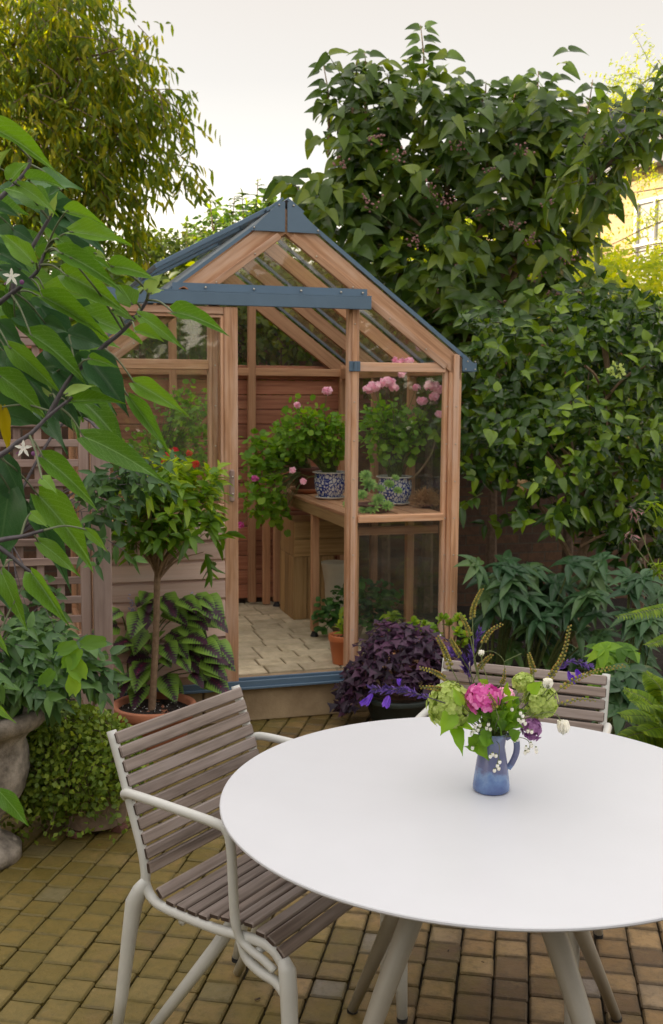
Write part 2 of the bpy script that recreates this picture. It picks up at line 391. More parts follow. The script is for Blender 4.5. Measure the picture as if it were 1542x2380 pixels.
M['fore_leaf_shade'] = leafmat('fore_leaf_shade', (.026, .075, .042), (.036, .10, .045), (.06, .15, .04), .30, .18, veins=.45, vein_col=(.11, .20, .08))  # darker copy of fore_leaf, with the shade put into its colours
M['camellia'] = leafmat('camellia', (.012, .034, .012), (.042, .090, .018), (.18, .28, .028), .17, .24, yellow=(.35, .38, .03))
M['hellebore'] = leafmat('hellebore', (.020, .055, .035), (.040, .095, .052), (.08, .14, .06), .34, .15)
M['fern'] = leafmat('fern', (.06, .12, .012), (.13, .22, .018), (.24, .33, .024), .5, .45)
M['hedge'] = leafmat('hedge', (.035, .07, .012), (.075, .12, .018), (.16, .20, .022), .5, .4)
M['robinia'] = leafmat('robinia', (.16, .24, .015), (.30, .36, .02), (.46, .46, .03), .5, .55)
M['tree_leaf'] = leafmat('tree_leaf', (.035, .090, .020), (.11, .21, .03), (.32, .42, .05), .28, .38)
M['tiny_leaf'] = leafmat('tiny_leaf', (.05, .085, .02), (.12, .19, .035), (.24, .31, .06), .45, .3)
M['geranium'] = leafmat('geranium', (.06, .14, .025), (.12, .25, .035), (.22, .36, .05), .55, .4)
M['oxalis_green'] = leafmat('oxalis_green', (.025, .07, .03), (.045, .12, .042), (.07, .17, .045), .5, .25)
M['oxalis_purple'] = leafmat('oxalis_purple', (.022, .016, .028), (.050, .024, .050), (.105, .035, .085), .42, .12, green=False)
M['succulent'] = leafmat('succulent', (.10, .20, .08), (.15, .28, .09), (.25, .38, .14), .45, .15)
M['trellis_leaf'] = leafmat('trellis_leaf', (.028, .07, .035), (.052, .115, .048), (.09, .18, .05), .34, .2)
M['dry'] = leafmat('dry', (.28, .17, .08), (.42, .27, .14), (.52, .36, .2), .8, .3, green=False)
M['berry'] = plain('berry', (.34, .17, .16), .5, 0, .25, 60)
def petal(name, a, b, c, tr=.3): return leafmat(name, a, b, c, .55, tr, green=False)
M['pink'] = petal('pink', (.52, .07, .30), (.66, .14, .42), (.80, .36, .60))
M['soft_pink'] = petal('soft_pink', (.80, .45, .58), (.86, .58, .70), (.92, .74, .80))
M['white_pet'] = petal('white_pet', (.78, .76, .68), (.84, .83, .78), (.88, .88, .86))
M['lime'] = petal('lime', (.32, .42, .10), (.46, .56, .16), (.60, .68, .27))
M['salvia'] = petal('salvia', (.05, .03, .11), (.10, .055, .22), (.22, .12, .42))
M['salvia_bright'] = petal('salvia_bright', (.16, .06, .42), (.22, .09, .55), (.30, .13, .62))
M['lilac'] = petal('lilac', (.24, .09, .24), (.34, .15, .34), (.46, .25, .46))
M['red_pet'] = petal('red_pet', (.60, .01, .02), (.75, .02, .02), (.85, .05, .03))
M['seed'] = plain('seed', (.30, .26, .03), .5, 0, .25, 90)
M['seed_orange'] = plain('seed_orange', (.55, .20, .03), .6, 0, .25, 90)
M['dry_leaf'] = plain('dry_leaf', (.32, .12, .04), .7, 0, .2, 30)
M['slate'] = plain('slate', (.16, .15, .17), .6, 0, .12, 3, .2, 12)
M['white_paint'] = plain('white_paint', (.70, .68, .62), .5, 0, .04)
M['lead'] = plain('lead', (.10, .10, .13), .5, 0, .1, 3)
def glassmat(name, dirt=.025, tint=(.975, .985, .975), spec=.5):
    m, n, p, out = newmat(name); n.nodes.remove(p)
    tr = n.nodes.new('ShaderNodeBsdfTransparent'); tr.inputs[0].default_value = (*tint, 1)
    gl = n.nodes.new('ShaderNodeBsdfGlossy'); gl.inputs['Roughness'].default_value = .015
    df = n.nodes.new('ShaderNodeBsdfDiffuse'); df.inputs[0].default_value = (.7, .68, .6, 1)
    lw = n.nodes.new('ShaderNodeLayerWeight'); lw.inputs[0].default_value = .5
    f = math_(n, 'ADD', math_(n, 'MULTIPLY', math_(n, 'POWER', lw.outputs['Facing'], 4.5), spec), .032)
    a = n.nodes.new('ShaderNodeMixShader'); n.links.new(f, a.inputs[0]); n.links.new(tr.outputs[0], a.inputs[1]); n.links.new(gl.outputs[0], a.inputs[2])
    t = noise(n, obj_coord(n), 9, 5, .7); r = ramp(n, [(.45, (0, 0, 0)), (.8, (1, 1, 1))]); n.links.new(t.outputs['Fac'], r.inputs[0])
    b = n.nodes.new('ShaderNodeMixShader'); n.links.new(math_(n, 'ADD', math_(n, 'MULTIPLY', r.outputs[0], dirt), .006), b.inputs[0]); n.links.new(a.outputs[0], b.inputs[1]); n.links.new(df.outputs[0], b.inputs[2])
    n.links.new(b.outputs[0], out.inputs[0]); return m
M['glass'] = glassmat('glass')
def mat_pavers():
    m, n, p, _ = newmat('pavers'); oc = obj_coord(n); a = attr(n)
    r = ramp(n, [(0, (.105, .060, .026)), (.35, (.205, .122, .048)), (.7, (.285, .175, .072)), (.93, (.33, .22, .105)), (1, (.20, .175, .16))]); n.links.new(a, r.inputs[0])
    s = noise(n, oc, 38, 6, .7); s2 = noise(n, oc, 7, 4, .6)
    big = noise(n, oc, 3.3, 5, .7)
    c0 = mixc(n, r.outputs[0], (.085, .058, .03), math_(n, 'MULTIPLY', ramp_f(n, big.outputs['Fac'], .46, .68), .55))
    c = mixc(n, c0, (.065, .042, .024), math_(n, 'MULTIPLY', ramp_f(n, s.outputs['Fac'], .5, .75), .65))
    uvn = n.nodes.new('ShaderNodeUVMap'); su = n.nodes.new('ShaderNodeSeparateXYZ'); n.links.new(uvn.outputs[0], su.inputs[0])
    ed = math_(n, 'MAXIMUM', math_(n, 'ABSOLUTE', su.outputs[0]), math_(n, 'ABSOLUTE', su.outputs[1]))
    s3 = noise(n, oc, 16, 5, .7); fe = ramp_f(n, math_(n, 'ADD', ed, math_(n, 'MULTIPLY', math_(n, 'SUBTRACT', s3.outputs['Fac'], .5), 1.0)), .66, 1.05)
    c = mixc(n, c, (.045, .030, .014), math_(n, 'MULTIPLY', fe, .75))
    blot = ramp_f(n, s3.outputs['Fac'], .56, .74); c = mixc(n, c, (.34, .22, .085), math_(n, 'MULTIPLY', blot, .45))
    mo = noise(n, oc, 3.6, 5, .7); sp = n.nodes.new('ShaderNodeSeparateXYZ'); n.links.new(oc, sp.inputs[0])
    # moss grows on the damp side, towards the left of the yard
    side = math_(n, 'ADD', math_(n, 'MULTIPLY', sp.outputs[0], -.34), .28)
    f = ramp_f(n, math_(n, 'ADD', math_(n, 'ADD', side, math_(n, 'MULTIPLY', s2.outputs['Fac'], .5)), math_(n, 'MULTIPLY', mo.outputs['Fac'], 1.1)), .86, 1.28)
    c = mixc(n, c, mixc(n, (.20, .145, .018), (.085, .080, .011), s.outputs['Fac']), math_(n, 'MULTIPLY', f, .68))
    n.links.new(c, p.inputs['Base Color']); p.inputs['Roughness'].default_value = .68
    rr = ramp(n, [(0.3, (.45, .45, .45)), (.8, (.85, .85, .85))]); n.links.new(s2.outputs['Fac'], rr.inputs[0]); n.links.new(rr.outputs[0], p.inputs['Roughness'])
    bump(n, p, math_(n, 'ADD', math_(n, 'MULTIPLY', s.outputs['Fac'], .6), s2.outputs['Fac']), .7, .010)
    return m
def ramp_f(n, x, lo, hi):
    mr = n.nodes.new('ShaderNodeMapRange'); mr.inputs[1].default_value = lo; mr.inputs[2].default_value = hi; n.links.new(x, mr.inputs[0]); return mr.outputs[0]
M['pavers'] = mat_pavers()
def mat_brick(name, cols, mortar, scale=1.0):
    m, n, p, _ = newmat(name); uv = n.nodes.new('ShaderNodeUVMap')
    b = n.nodes.new('ShaderNodeTexBrick'); b.inputs['Scale'].default_value = 1.0; b.inputs['Brick Width'].default_value = .225*scale; b.inputs['Row Height'].default_value = .075*scale; b.inputs['Mortar Size'].default_value = .006*scale; b.inputs['Bias'].default_value = -.1
    for i, c in zip((1, 2, 3), (cols[0], cols[1], mortar)): b.inputs[i].default_value = (*c, 1)
    n.links.new(uv.outputs[0], b.inputs[0]); s = noise(n, obj_coord(n), 25, 5)
    c = mixc(n, b.outputs['Color'], cols[2], math_(n, 'MULTIPLY', ramp_f(n, s.outputs['Fac'], .45, .7), .5))
    n.links.new(c, p.inputs['Base Color']); p.inputs['Roughness'].default_value = .9; bump(n, p, math_(n, 'SUBTRACT', s.outputs['Fac'], b.outputs['Fac']), .5, .01)
    return m
M['brick_dark'] = mat_brick('brick_dark', ((.13, .065, .035), (.055, .032, .026), (.025, .018, .015)), (.085, .065, .045))
M['brick_yellow'] = mat_brick('brick_yellow', ((.50, .36, .19), (.40, .28, .15), (.30, .2, .1)), (.42, .35, .26))
def mat_bluewhite():
    m, n, p, _ = newmat('blue_white_glaze'); uv = n.nodes.new('ShaderNodeUVMap'); mp = n.nodes.new('ShaderNodeMapping'); mp.inputs['Scale'].default_value = (.82, 1, 1); n.links.new(uv.outputs[0], mp.inputs[0])
    nz = noise(n, mp.outputs[0], 18, 2); ad = n.nodes.new('ShaderNodeVectorMath'); ad.operation = 'MULTIPLY_ADD'; ad.inputs[1].default_value = (.03, .03, 0); n.links.new(nz.outputs['Color'], ad.inputs[0]); n.links.new(mp.outputs[0], ad.inputs[2])
    v = n.nodes.new('ShaderNodeTexVoronoi'); v.feature = 'DISTANCE_TO_EDGE'; v.inputs['Scale'].default_value = 38; n.links.new(ad.outputs[0], v.inputs['Vector'])
    w_ = noise(n, ad.outputs[0], 42, 2); f = math_(n, 'MAXIMUM', math_(n, 'LESS_THAN', v.outputs['Distance'], .10), math_(n, 'GREATER_THAN', w_.outputs['Fac'], .60))
    n.links.new(mixc(n, (.60, .63, .66), (.025, .05, .28), f), p.inputs['Base Color']); p.inputs['Roughness'].default_value = .15; return m
M['blue_white'] = mat_bluewhite()
def mat_jug():
    m, n, p, _ = newmat('jug_glaze'); oc = obj_coord(n); sp = n.nodes.new('ShaderNodeSeparateXYZ'); n.links.new(oc, sp.inputs[0])
    s = noise(n, oc, 28, 4, .6); f = math_(n, 'ADD', math_(n, 'MULTIPLY', math_(n, 'SUBTRACT', sp.outputs[2], .735), 7.5), math_(n, 'MULTIPLY', math_(n, 'SUBTRACT', s.outputs['Fac'], .5), .9))
    r = ramp(n, [(0, (.085, .13, .30)), (.18, (.12, .20, .40)), (.30, (.17, .26, .45)), (.42, (.13, .14, .26)), (.85, (.15, .17, .30)), (1, (.19, .26, .42))]); n.links.new(f, r.inputs[0])
    n.links.new(r.outputs[0], p.inputs['Base Color']); p.inputs['Roughness'].default_value = .22; bump(n, p, s.outputs['Fac'], .1, .002); return m
M['jug'] = mat_jug()
oc_co = obj_coord
def mat_coleus():
    m, n, p, out = newmat('coleus_leaf'); uv = n.nodes.new('ShaderNodeUVMap'); sp = n.nodes.new('ShaderNodeSeparateXYZ'); n.links.new(uv.outputs[0], sp.inputs[0])
    ac = math_(n, 'MULTIPLY', math_(n, 'ABSOLUTE', math_(n, 'SUBTRACT', sp.outputs[1], .5)), 2.0)
    ph = math_(n, 'SUBTRACT', math_(n, 'MULTIPLY', sp.outputs[0], 9.0), math_(n, 'MULTIPLY', ac, 2.6)); fr = math_(n, 'ABSOLUTE', math_(n, 'SUBTRACT', math_(n, 'FRACT', ph), .5))
    s = noise(n, oc_co(n), 34, 4, .7); a = attr(n)
    d = math_(n, 'ADD', math_(n, 'ADD', ac, math_(n, 'MULTIPLY', fr, .6)), math_(n, 'MULTIPLY', s.outputs['Fac'], .95))
    d = math_(n, 'ADD', d, math_(n, 'MULTIPLY', math_(n, 'SUBTRACT', .62, a), .45))
    r = ramp(n, [(.20, (.45, .015, .13)), (.30, (.07, .010, .035)), (.62, (.035, .014, .03)), (.72, (.11, .22, .03)), (1.0, (.22, .38, .05))])
    n.links.new(math_(n, 'MULTIPLY', d, .72), r.inputs[0]); n.links.new(r.outputs[0], p.inputs['Base Color']); p.inputs['Roughness'].default_value = .5
    tr = n.nodes.new('ShaderNodeBsdfTranslucent'); n.links.new(r.outputs[0], tr.inputs[0]); ms = n.nodes.new('ShaderNodeMixShader'); ms.inputs[0].default_value = .2
    n.links.new(p.outputs[0], ms.inputs[1]); n.links.new(tr.outputs[0], ms.inputs[2]); n.links.new(ms.outputs[0], out.inputs[0]); return m
M['coleus'] = mat_coleus()
UP = Vector((0, 0, 1))
OV = leaf_template(5, 'ovate', .10, .14); OV2 = leaf_template(7, 'ovate', .09, .16, 2); LA = leaf_template(4, 'lance', .08, .10); HE = leaf_template(7, 'heart', .07, .16, 2)
RO = leaf_template(4, 'round', .06, .05); AC = leaf_template(12, 'acum', .13, .16, 3, .03)
ACS = [leaf_template(12, 'acum', f, c, 3, w_, s) for f, c, w_, s in ((.10, .16, .035, .12), (.20, .24, .03, -.18), (.16, .05, .05, .22), (.26, .20, .035, -.08), (.07, .30, .045, .1), (.30, .12, .03, .2))]
AC_ = AC; LOB = lobed_template(); LOB3 = lobed_template(3, 12, .1, .45)
LO2 = leaf_template(2, 'ovate', .1, .1)
# ================================================================ THE SETTING
def struct(name, mb, mat): return tag(mb.build(name, mat), kind='structure')
m = MB(); m.v = [(-60, -20, -.03), (80, -20, -.03), (80, 120, -.03), (-60, 120, -.03)]; m.face((0, 1, 2, 3), [(0, 0)]*4, .5); struct('ground', m, M['soil'])
# small square tumbled pavers laid in courses
m = MB(); th = R_(10.19); pa = Vector((math.sin(th), math.cos(th), 0)); pb = Vector((math.cos(th), -math.sin(th), 0)); rr = random.Random(3)
def back_limit(x):   # yard ends at the plinth on the left, at the bed on the right
    return 5.40 + .30*x
s_ = .097
for i in range(-34, 36):
    t = 1.0 + rr.uniform(0, .03); off = i*s_
    while t < 7.0:
        L = s_*rr.choice((.93, 1, 1, 1.02, 1.06, 1.25)); c = pb*off + pa*(t+L/2); t += L
        if c.y > back_limit(c.x) or c.y < 1.15 or abs(c.x) > .62*c.y+.5: continue
        if c.x > .75 and c.y > 3.9+.1*(2-c.x): continue
        g = rr.uniform(.0035, .0075); tilt = Vector((rr.uniform(-.012, .012), rr.uniform(-.012, .012), 1)).normalized()
        a1 = (pa + pb*rr.uniform(-.02, .02)).normalized(); a1 = (a1-tilt*a1.dot(tilt)).normalized(); a2 = tilt.cross(a1)
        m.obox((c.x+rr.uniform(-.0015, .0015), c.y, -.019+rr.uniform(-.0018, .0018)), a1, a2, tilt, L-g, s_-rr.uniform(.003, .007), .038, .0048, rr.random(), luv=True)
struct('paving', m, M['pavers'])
m = MB(); m.poly([(-3.5, 1.0, -.016), (3.6, 1.0, -.016), (3.6, 5.9, -.016), (-3.5, 5.9, -.016)], .0005, (0, 0, 1)); struct('joint_sand', m, plain('joint_sand', (.030, .022, .012), .95, 0, .2, 50))
# planting bed: bumpy dark soil on the right
m = MB(); nx, ny = 40, 30
for j in range(ny+1):
    for i in range(nx+1):
        x = .78+i*.13; y = 3.95+j*.13; m.v.append((x, y, .02+.03*math.sin(x*5)*math.sin(y*4)+rr.uniform(0, .02) - (.06 if j == 0 or i == 0 else 0)))
for j in range(ny):
    for i in range(nx): a = j*(nx+1)+i; m.face((a, a+1, a+nx+2, a+nx+1), [(0, 0)]*4, .5)
struct('planting_bed', m, M['soil'])

# ================================================================ GREENHOUSE
LU, RU, AU = -.865, .985, .06; Z0, ZE, ZR = .20, 1.79, 2.49; D0, D1 = .05, 2.0; PITCHG = (ZR-ZE)/(RU-AU)
t = thing('sandstone_plinth', 'buff sandstone plinth blocks carrying the cedar greenhouse', 'plinth', G(.06, 0, 0))
for a, b_ in ((-.93, -.36), (-.352, .378), (.386, 1.05)):
    m = MB(); m.obox(G((a+b_)/2, .11, .088), GU, GV, UP, b_-a, .22, .176, .006); m.build('block', M['sandstone'], t)
for u in (-.93, 1.05):
    m = MB(); m.obox(G(u-.09*math.copysign(1, u), 1.13, .086), GV, GU, UP, 1.8, .18, .172, .006); m.build('block', M['sandstone'], t)
# slab floor inside
m = MB(); r2 = random.Random(5)
v = .23
while v < 2.0:
    u = -.72+r2.uniform(0, .1)
    while u < .95:
        L = r2.uniform(.14, .24); m.obox(G(u+L/2, v+.07, .166+r2.uniform(-.001, .001)), GU, GV, UP, L-.008, .132, .03, .004); u += L
    v += .14
struct('greenhouse_floor', m, plain('floor_slab', (.66, .56, .40), .8, 0, .16, 14, .3, 60, (.46, .38, .25)))
m = MB(); m.obox(G(.06, 1.0, .08), GU, GV, UP, 1.7, 1.76, .15); struct('floor_base', m, M['soil'])

gh = thing('greenhouse', 'cedar framed greenhouse with blue capped ridge and open sliding door', 'greenhouse', G(.06, 1.0, 0))
def post(u, v, z0, z1, wu=.055, wv=.05, mat='cedar', name='post'):
    m = MB(); m.obox(G(u, v, (z0+z1)/2), UP, GU, GV, z1-z0, wu, wv, .004)
    if wu >= .05 and v < .2: m.obox(G(u, v-wv/2-.006, (z0+z1)/2), UP, GU, GV, z1-z0-.01, wu*.45, .012, .002)
    o = m.build(name, M[mat], gh)
    if v < .2:
        balls('screw', M['bolt'], o, [G(u, v-wv/2-.0135, z0+.2+.19*k) for k in range(int((z1-z0-.3)/.19)+1)], .004)
    return o
def rail(name, a, b_, w_, h, mat='cedar', up=UP, bev=.003): 
    m = MB(); m.bar(a, b_, w_, h, up, bev); return m.build(name, M[mat], gh)
GP, GQ = .407, -.285     # gable posts
post(RU-.033, D0+.025, Z0, ZE+.015, .066, .05); post(LU+.033, D0+.025, Z0, ZE+.015, .066, .05)
post(RU-.078, D0+.032, Z0, ZE-.03, .022, .035)
def roofz(u): return ZR - abs(u-AU)*PITCHG
post(GP, D0+.02, Z0+.02, roofz(GP)-.13, .056); post(GQ, D0+.02, Z0, roofz(GQ)-.13, .056)
# rafters: front gable, two inside, rear
def rafter(v, s, depth=.095, th_=.045, mat='cedar', drop=.012):
    e = RU-.002 if s > 0 else LU+.002
    m = MB(); pts = [G(AU, v, ZR-drop-.005), G(e, v, roofz(e)-drop-.005), G(e, v, roofz(e)-drop-.005-depth*1.1), G(AU, v, ZR-drop-depth*1.28)]
    m.poly(pts, th_, GV)
    # mesh uv so the grain runs along the rafter
    for k in range(len(m.uv)):
        f = m.f[k]; m.uv[k] = [((Vector(m.v[i])-pts[0]).dot((pts[1]-pts[0]).normalized())+v*3+s, (Vector(m.v[i])-pts[0]).dot(GV.cross((pts[1]-pts[0]).normalized()))+(Vector(m.v[i])-pts[0]).dot(GV)+v) for i in f]
    return m.build('rafter', M[mat], gh)
for s in (1, -1):
    o = rafter(D0, s)
    # raised inner bead on the outside face, with screws
    e = RU-.09 if s > 0 else LU+.09
    m = MB(); a = G(AU+s*.03, D0-.005, ZR-.122-.03*PITCHG); b_ = G(e, D0-.005, roofz(e)-.118); m.bar(a, b_, .014, .034, GV.cross((b_-a).normalized())*(1 if s > 0 else -1), .003); m.build('bead', M['cedar'], gh)
    balls('screw', M['bolt'], o, [a.lerp(b_, k)-GV*.009 for k in (.15, .38, .62, .86)], .0045)
    for v in (.66, 1.29): rafter(v, s, .075, .04, 'cedar_in')
    rafter(D1-.045, s, .09, .045, 'cedar_in')
m = MB(); m.bar(G(AU, D0+.05, ZR-.075), G(AU, D1-.05, ZR-.075), .03, .12); m.build('ridge_beam', M['cedar_in'], gh)
# eaves plates and side posts
for u in (RU-.03, LU+.03):
    rail('eaves_plate', G(u, D0+.05, ZE-.055), G(u, D1-.05, ZE-.055), .05, .07, 'cedar_in')
    for v in (.68, 1.31): post(u, v, Z0, ZE-.09, .045, .04, 'cedar_in')
    post(u, D1-.03, Z0, ZE, .055, .05, 'cedar_in')
    rail('sole_plate', G(u, D0+.05, Z0), G(u, D1-.05, Z0), .06, .05, 'cedar_in')
for a, b_ in ((GP+.028, RU-.09), (LU+.066, GQ-.028)):
    rail('transom', G(a, D0+.015, 1.733), G(b_, D0+.015, 1.733), .036, .046)
rail('transom', G(GQ+.028, D0+.03, 2.06), G(GP-.028, D0+.03, 2.06), .04, .05)
rail('cill', G(GP+.028, D0+.005, .978), G(RU-.09, D0+.005, .978), .045, .036)
rail('sole_plate', G(GP+.028, D0+.02, .235), G(RU-.066, D0+.02, .235), .06, .07)
rail('sole_plate', G(LU+.066, D0+.02, .235), G(GQ-.028, D0+.02, .235), .06, .07)
rail('threshold', G(GQ-.02, D0+.01, .188), G(GP-.03, D0+.01, .188), .07, .022)
# small blue clamp where transom meets post
m = MB(); m.obox(G(GP, D0-.018, 1.735), GU, GV, UP, .058, .006, .05, .002); m.obox(G(GP, D0-.026, 1.735), GU, GV, UP, .012, .012, .05, .002); m.build('clamp', M['metal_blue'], gh)
# rear wall: posts, transom, boards
for u in (.32, -.20): post(u, D1-.03, Z0, roofz(u)-.1, .05, .045, 'cedar_in')
rail('transom', G(LU+.05, D1-.03, 1.74), G(RU-.05, D1-.03, 1.74), .04, .05, 'cedar_in')
z = .22; k = 0
while z < 1.70:
    m = MB(); m.obox(G(AU, D1+.012, z+.048), GU, UP, GV, RU-LU-.02, .094, .018, .004); m.build('board', M['redboard'], gh); z += .098; k += 1
m = MB(); m.obox(G(.41, D1-.07, .5), UP, GU, GV, .62, .05, .03, .003); m.build('batten', M['cedar_in'], gh)
# blue aluminium: ridge cap plates, verge trims, eave caps
for s in (1, -1):
    m = MB(); a = AU+s*.006; e = AU+s*.168
    m.poly([G(a, D0-.012, ZR+.012), G(a, D0-.012, ZR-.128), G(e, D0-.012, ZR-.128), G(e+s*.004, D0-.012, roofz(e)-.0), G(AU+s*.03, D0-.012, ZR+.012)][::1], .006, -GV); m.build('ridge_plate', M['metal_blue'], gh)
    balls('screw', M['bolt'], gh, [G(e-s*.012, D0-.02, ZR-.115), G(AU+s*.035, D0-.02, ZR-.005)], .005)
    e = RU+.06 if s > 0 else LU-.06
    m = MB(); a_ = G(AU+s*.15, D0-.004, roofz(AU+.15)+.004); b_ = G(e, D0-.004, ZR-(abs(e-AU))*PITCHG+.004); m.bar(a_, b_, .012, .016, GV.cross((b_-a_).normalized())*(1 if s > 0 else -1)); m.build('verge_trim', M['metal_blue'], gh)
    e0 = RU if s > 0 else LU
    m = MB(); m.poly([G(e0-s*.004, D0-.01, ZE+.010), G(e0+s*.05, D0-.01, ZE-.028), G(e0+s*.072, D0-.01, ZE-.03), G(e0+s*.072, D0-.01, ZE-.072), G(e0-s*.004, D0-.01, ZE-.072)], .008, -GV); o = m.build('eaves_cap', M['metal_blue'], gh)
    balls('screw', M['bolt'], o, [G(e0+s*du, D0-.019, ZE+dz) for du, dz in ((.022, -.022), (.064, -.024), (.064, -.062), (.012, -.062))], .0042)
    m = MB(); m.obox(G(e0+s*.045, 1.03, ZE-.05), GV, GU, UP, 1.94, .055, .05, .006); m.build('gutter', M['metal_blue'], gh)
    # glazing bars and roof panes
    nrm = Vector(GU*s*PITCHG + UP).normalized(); sl_ = lambda u, v, h=0: G(u, v, roofz(u)+.0)+nrm*h
    for v in ((D0+.02, .68, 1.31, D1-.02) if s > 0 else (D0+.02, .36, .68, 1.0, 1.31, 1.63, D1-.02)):
        m = MB(); a_ = sl_(AU+s*.03, v, .012); b_ = sl_(e0+s*.03, v, .012); m.bar(a_, b_, .02, .016, nrm); m.build('glazing_bar', M['alu' if s < 0 else 'metal_blue'], gh)
    for v0, v1 in ((D0+.03, .66), (.70, 1.29), (1.33, D1-.03)):
        m = MB(); pts = [sl_(AU+s*.03, v0), sl_(AU+s*.03, v1), sl_(e0+s*.03, v1), sl_(e0+s*.03, v0)]; m.poly(pts, .004, nrm); m.build('roof_pane', M['glass'], gh)
    m = MB(); m.bar(G(AU+s*.05, D0, ZR-.0), G(AU+s*.05, D1, ZR-.0), .10, .012, nrm); m.build('ridge_flashing', M['metal_blue'], gh)
# a raised roof vent on the left slope
s = -1; nrm = Vector(-GU*PITCHG + UP).normalized(); dn = Vector(-GU - UP*PITCHG).normalized()
hinge = G(AU-.05, 0, roofz(AU-.05)); vd = (dn*math.cos(R_(9)) + nrm*math.sin(R_(9))).normalized(); vn = Vector(vd.cross(GV)); vn = -vn if vn.z < 0 else vn
for v0, v1 in ((.10, .66), (.72, 1.28)):
    m = MB(); L = .62
    for vv in (v0, v1): m.bar(hinge+GV*vv+nrm*.03, hinge+GV*vv+nrm*.03+vd*L, .022, .022, vn, .002)
    for q in (0.01, L-.01): m.bar(hinge+GV*(v0+.01)+nrm*.03+vd*q, hinge+GV*(v1-.01)+nrm*.03+vd*q, .02, .02, vn, .002)
    o = m.build('roof_vent', M['metal_blue'], gh)
    m = MB(); c0 = hinge+nrm*.03; m.poly([c0+GV*v0+vd*.02, c0+GV*v1+vd*.02, c0+GV*v1+vd*(L-.02), c0+GV*v0+vd*(L-.02)], .004, vn); m.build('pane', M['glass'], o)
# gable and side glass
def pane(pts, nrm, name='window_pane'): m = MB(); m.poly(pts, .004, nrm); m.build(name, M['glass'], gh)
V = D0+.03
pane([G(GP+.028, V, .96), G(RU-.08, V, .96), G(RU-.08, V, .27), G(GP+.028, V, .27)], GV)
pane([G(GP+.028, V, 1.71), G(RU-.08, V, 1.71), G(RU-.08, V, 1.0), G(GP+.028, V, 1.0)], GV)
pane([G(GP+.028, V, 1.757), G(RU-.095, V, 1.757), G(GP+.028, V, roofz(GP+.028)-.12)], GV)
pane([G(LU+.07, V, 1.71), G(GQ-.028, V, 1.71), G(GQ-.028, V, .27), G(LU+.07, V, .27)], GV)
pane([G(GQ-.028, V, 1.757), G(LU+.095, V, 1.757), G(GQ-.028, V, roofz(GQ-.028)-.12)], GV)
pane([G(GQ+.028, V+.01, 2.085), G(GP-.028, V+.01, 2.085), G(GP-.028, V+.01, roofz(GP-.028)-.12), G(AU, V+.01, ZR-.14), G(GQ+.028, V+.01, roofz(GQ+.028)-.12)], GV)
for u in (RU-.02, LU+.016):
    for v0, v1 in ((D0+.05, .66), (.70, 1.29), (1.33, D1-.05)):
        pane([G(u, v0, .23), G(u, v1, .23), G(u, v1, ZE-.09), G(u, v0, ZE-.09)], GU)
pane([G(LU+.06, D1, 1.765), G(RU-.06, D1, 1.765), G(RU-.12, D1, roofz(RU-.12)-.1), G(AU, D1, ZR-.12), G(LU+.12, D1, roofz(LU+.12)-.1)], GV)
# sliding door track: the long blue rail across the gable
TV = D0-.075
m = MB(); m.obox(G(-.19, TV, 2.035), GU, GV, UP, 1.32, .012, .060, .003); m.obox(G(-.19, TV+.03, 2.068), GU, GV, UP, 1.32, .07, .006); m.obox(G(-.01, TV+.052, 2.088), GU, GV, UP, .95, .006, .04); m.build('door_track', M['metal_blue'], gh)
balls('screw', M['bolt'], gh, [G(u, TV+.042, 2.088) for u in (-.33, -.1, .13, .33, .44)], .006)
m = MB(); m.obox(G(-.24, TV+.02, .178), GU, GV, UP, 1.28, .075, .012, .002); m.obox(G(-.24, TV-.002, .196), GU, GV, UP, 1.28, .012, .034, .002); m.obox(G(-.24, TV+.045, .200), GU, GV, UP, 1.28, .012, .034, .002); m.build('bottom_track', M['metal_blue'], gh)
# sliding door pushed open to the left
DL, DR, DV = -.86, -.186, TV+.022
door = MB(); door.obox(G(DR-.033, DV, 1.1), UP, GU, GV, 1.80, .066, .034, .004)
dob = door.build('door', M['cedar'], gh)
def dpart(name, mb, mat): return mb.build(name, M[mat], dob)
m = MB(); m.obox(G(DL+.033, DV, 1.1), UP, GU, GV, 1.80, .066, .034, .004); dpart('stile', m, 'cedar')
for z, h in ((1.982, .036), (.226, .05), (1.055, .045)):
    m = MB(); m.obox(G((DL+DR)/2, DV, z), GU, UP, GV, DR-DL-.134, h, .032, .004); dpart('rail', m, 'cedar')
m = MB(); m.obox(G(DR-.073, DV+.004, 1.52), UP, GU, GV, .88, .014, .024, .002); dpart('bead', m, 'cedar')
m = MB(); m.obox(G((DL+DR)/2, DV+.004, 1.956), GU, UP, GV, DR-DL-.15, .014, .024, .002); dpart('bead', m, 'cedar')
z = .30
while z < 1.02:
    m = MB(); c = (DL+DR)/2
    a, b_ = DL+.066, DR-.066
    m.poly([G(a, DV-.026, z-.046), G(a, DV-.021, z+.028), G(a, DV-.004, z+.039), G(a, DV-.004, z+.047), G(a, DV+.006, z+.047), G(a, DV+.006, z-.046)], b_-a, GU)
    for kk in range(len(m.uv)):
        m.uv[kk] = [((Vector(m.v[i])-GA).dot(GU), m.v[i][2]+z*3.1) for i in m.f[kk]]
    dpart('weatherboard', m, 'cladding'); z += .094
m = MB(); m.poly([G(DL+.06, DV+.004, 1.07), G(DR-.06, DV+.004, 1.07), G(DR-.06, DV+.004, 1.96), G(DL+.06, DV+.004, 1.96)], .004, GV); dpart('glass_pane', m, 'glass')
m = MB(); m.obox(G(DR-.034, DV-.034, 1.165), UP, GU, GV, .155, .024, .02, .007); m.obox(G(DR-.034, DV-.021, 1.205), UP, GU, GV, .02, .02, .014); m.obox(G(DR-.034, DV-.021, 1.125), UP, GU, GV, .02, .02, .014); h_ = dpart('handle', m, 'greywood')
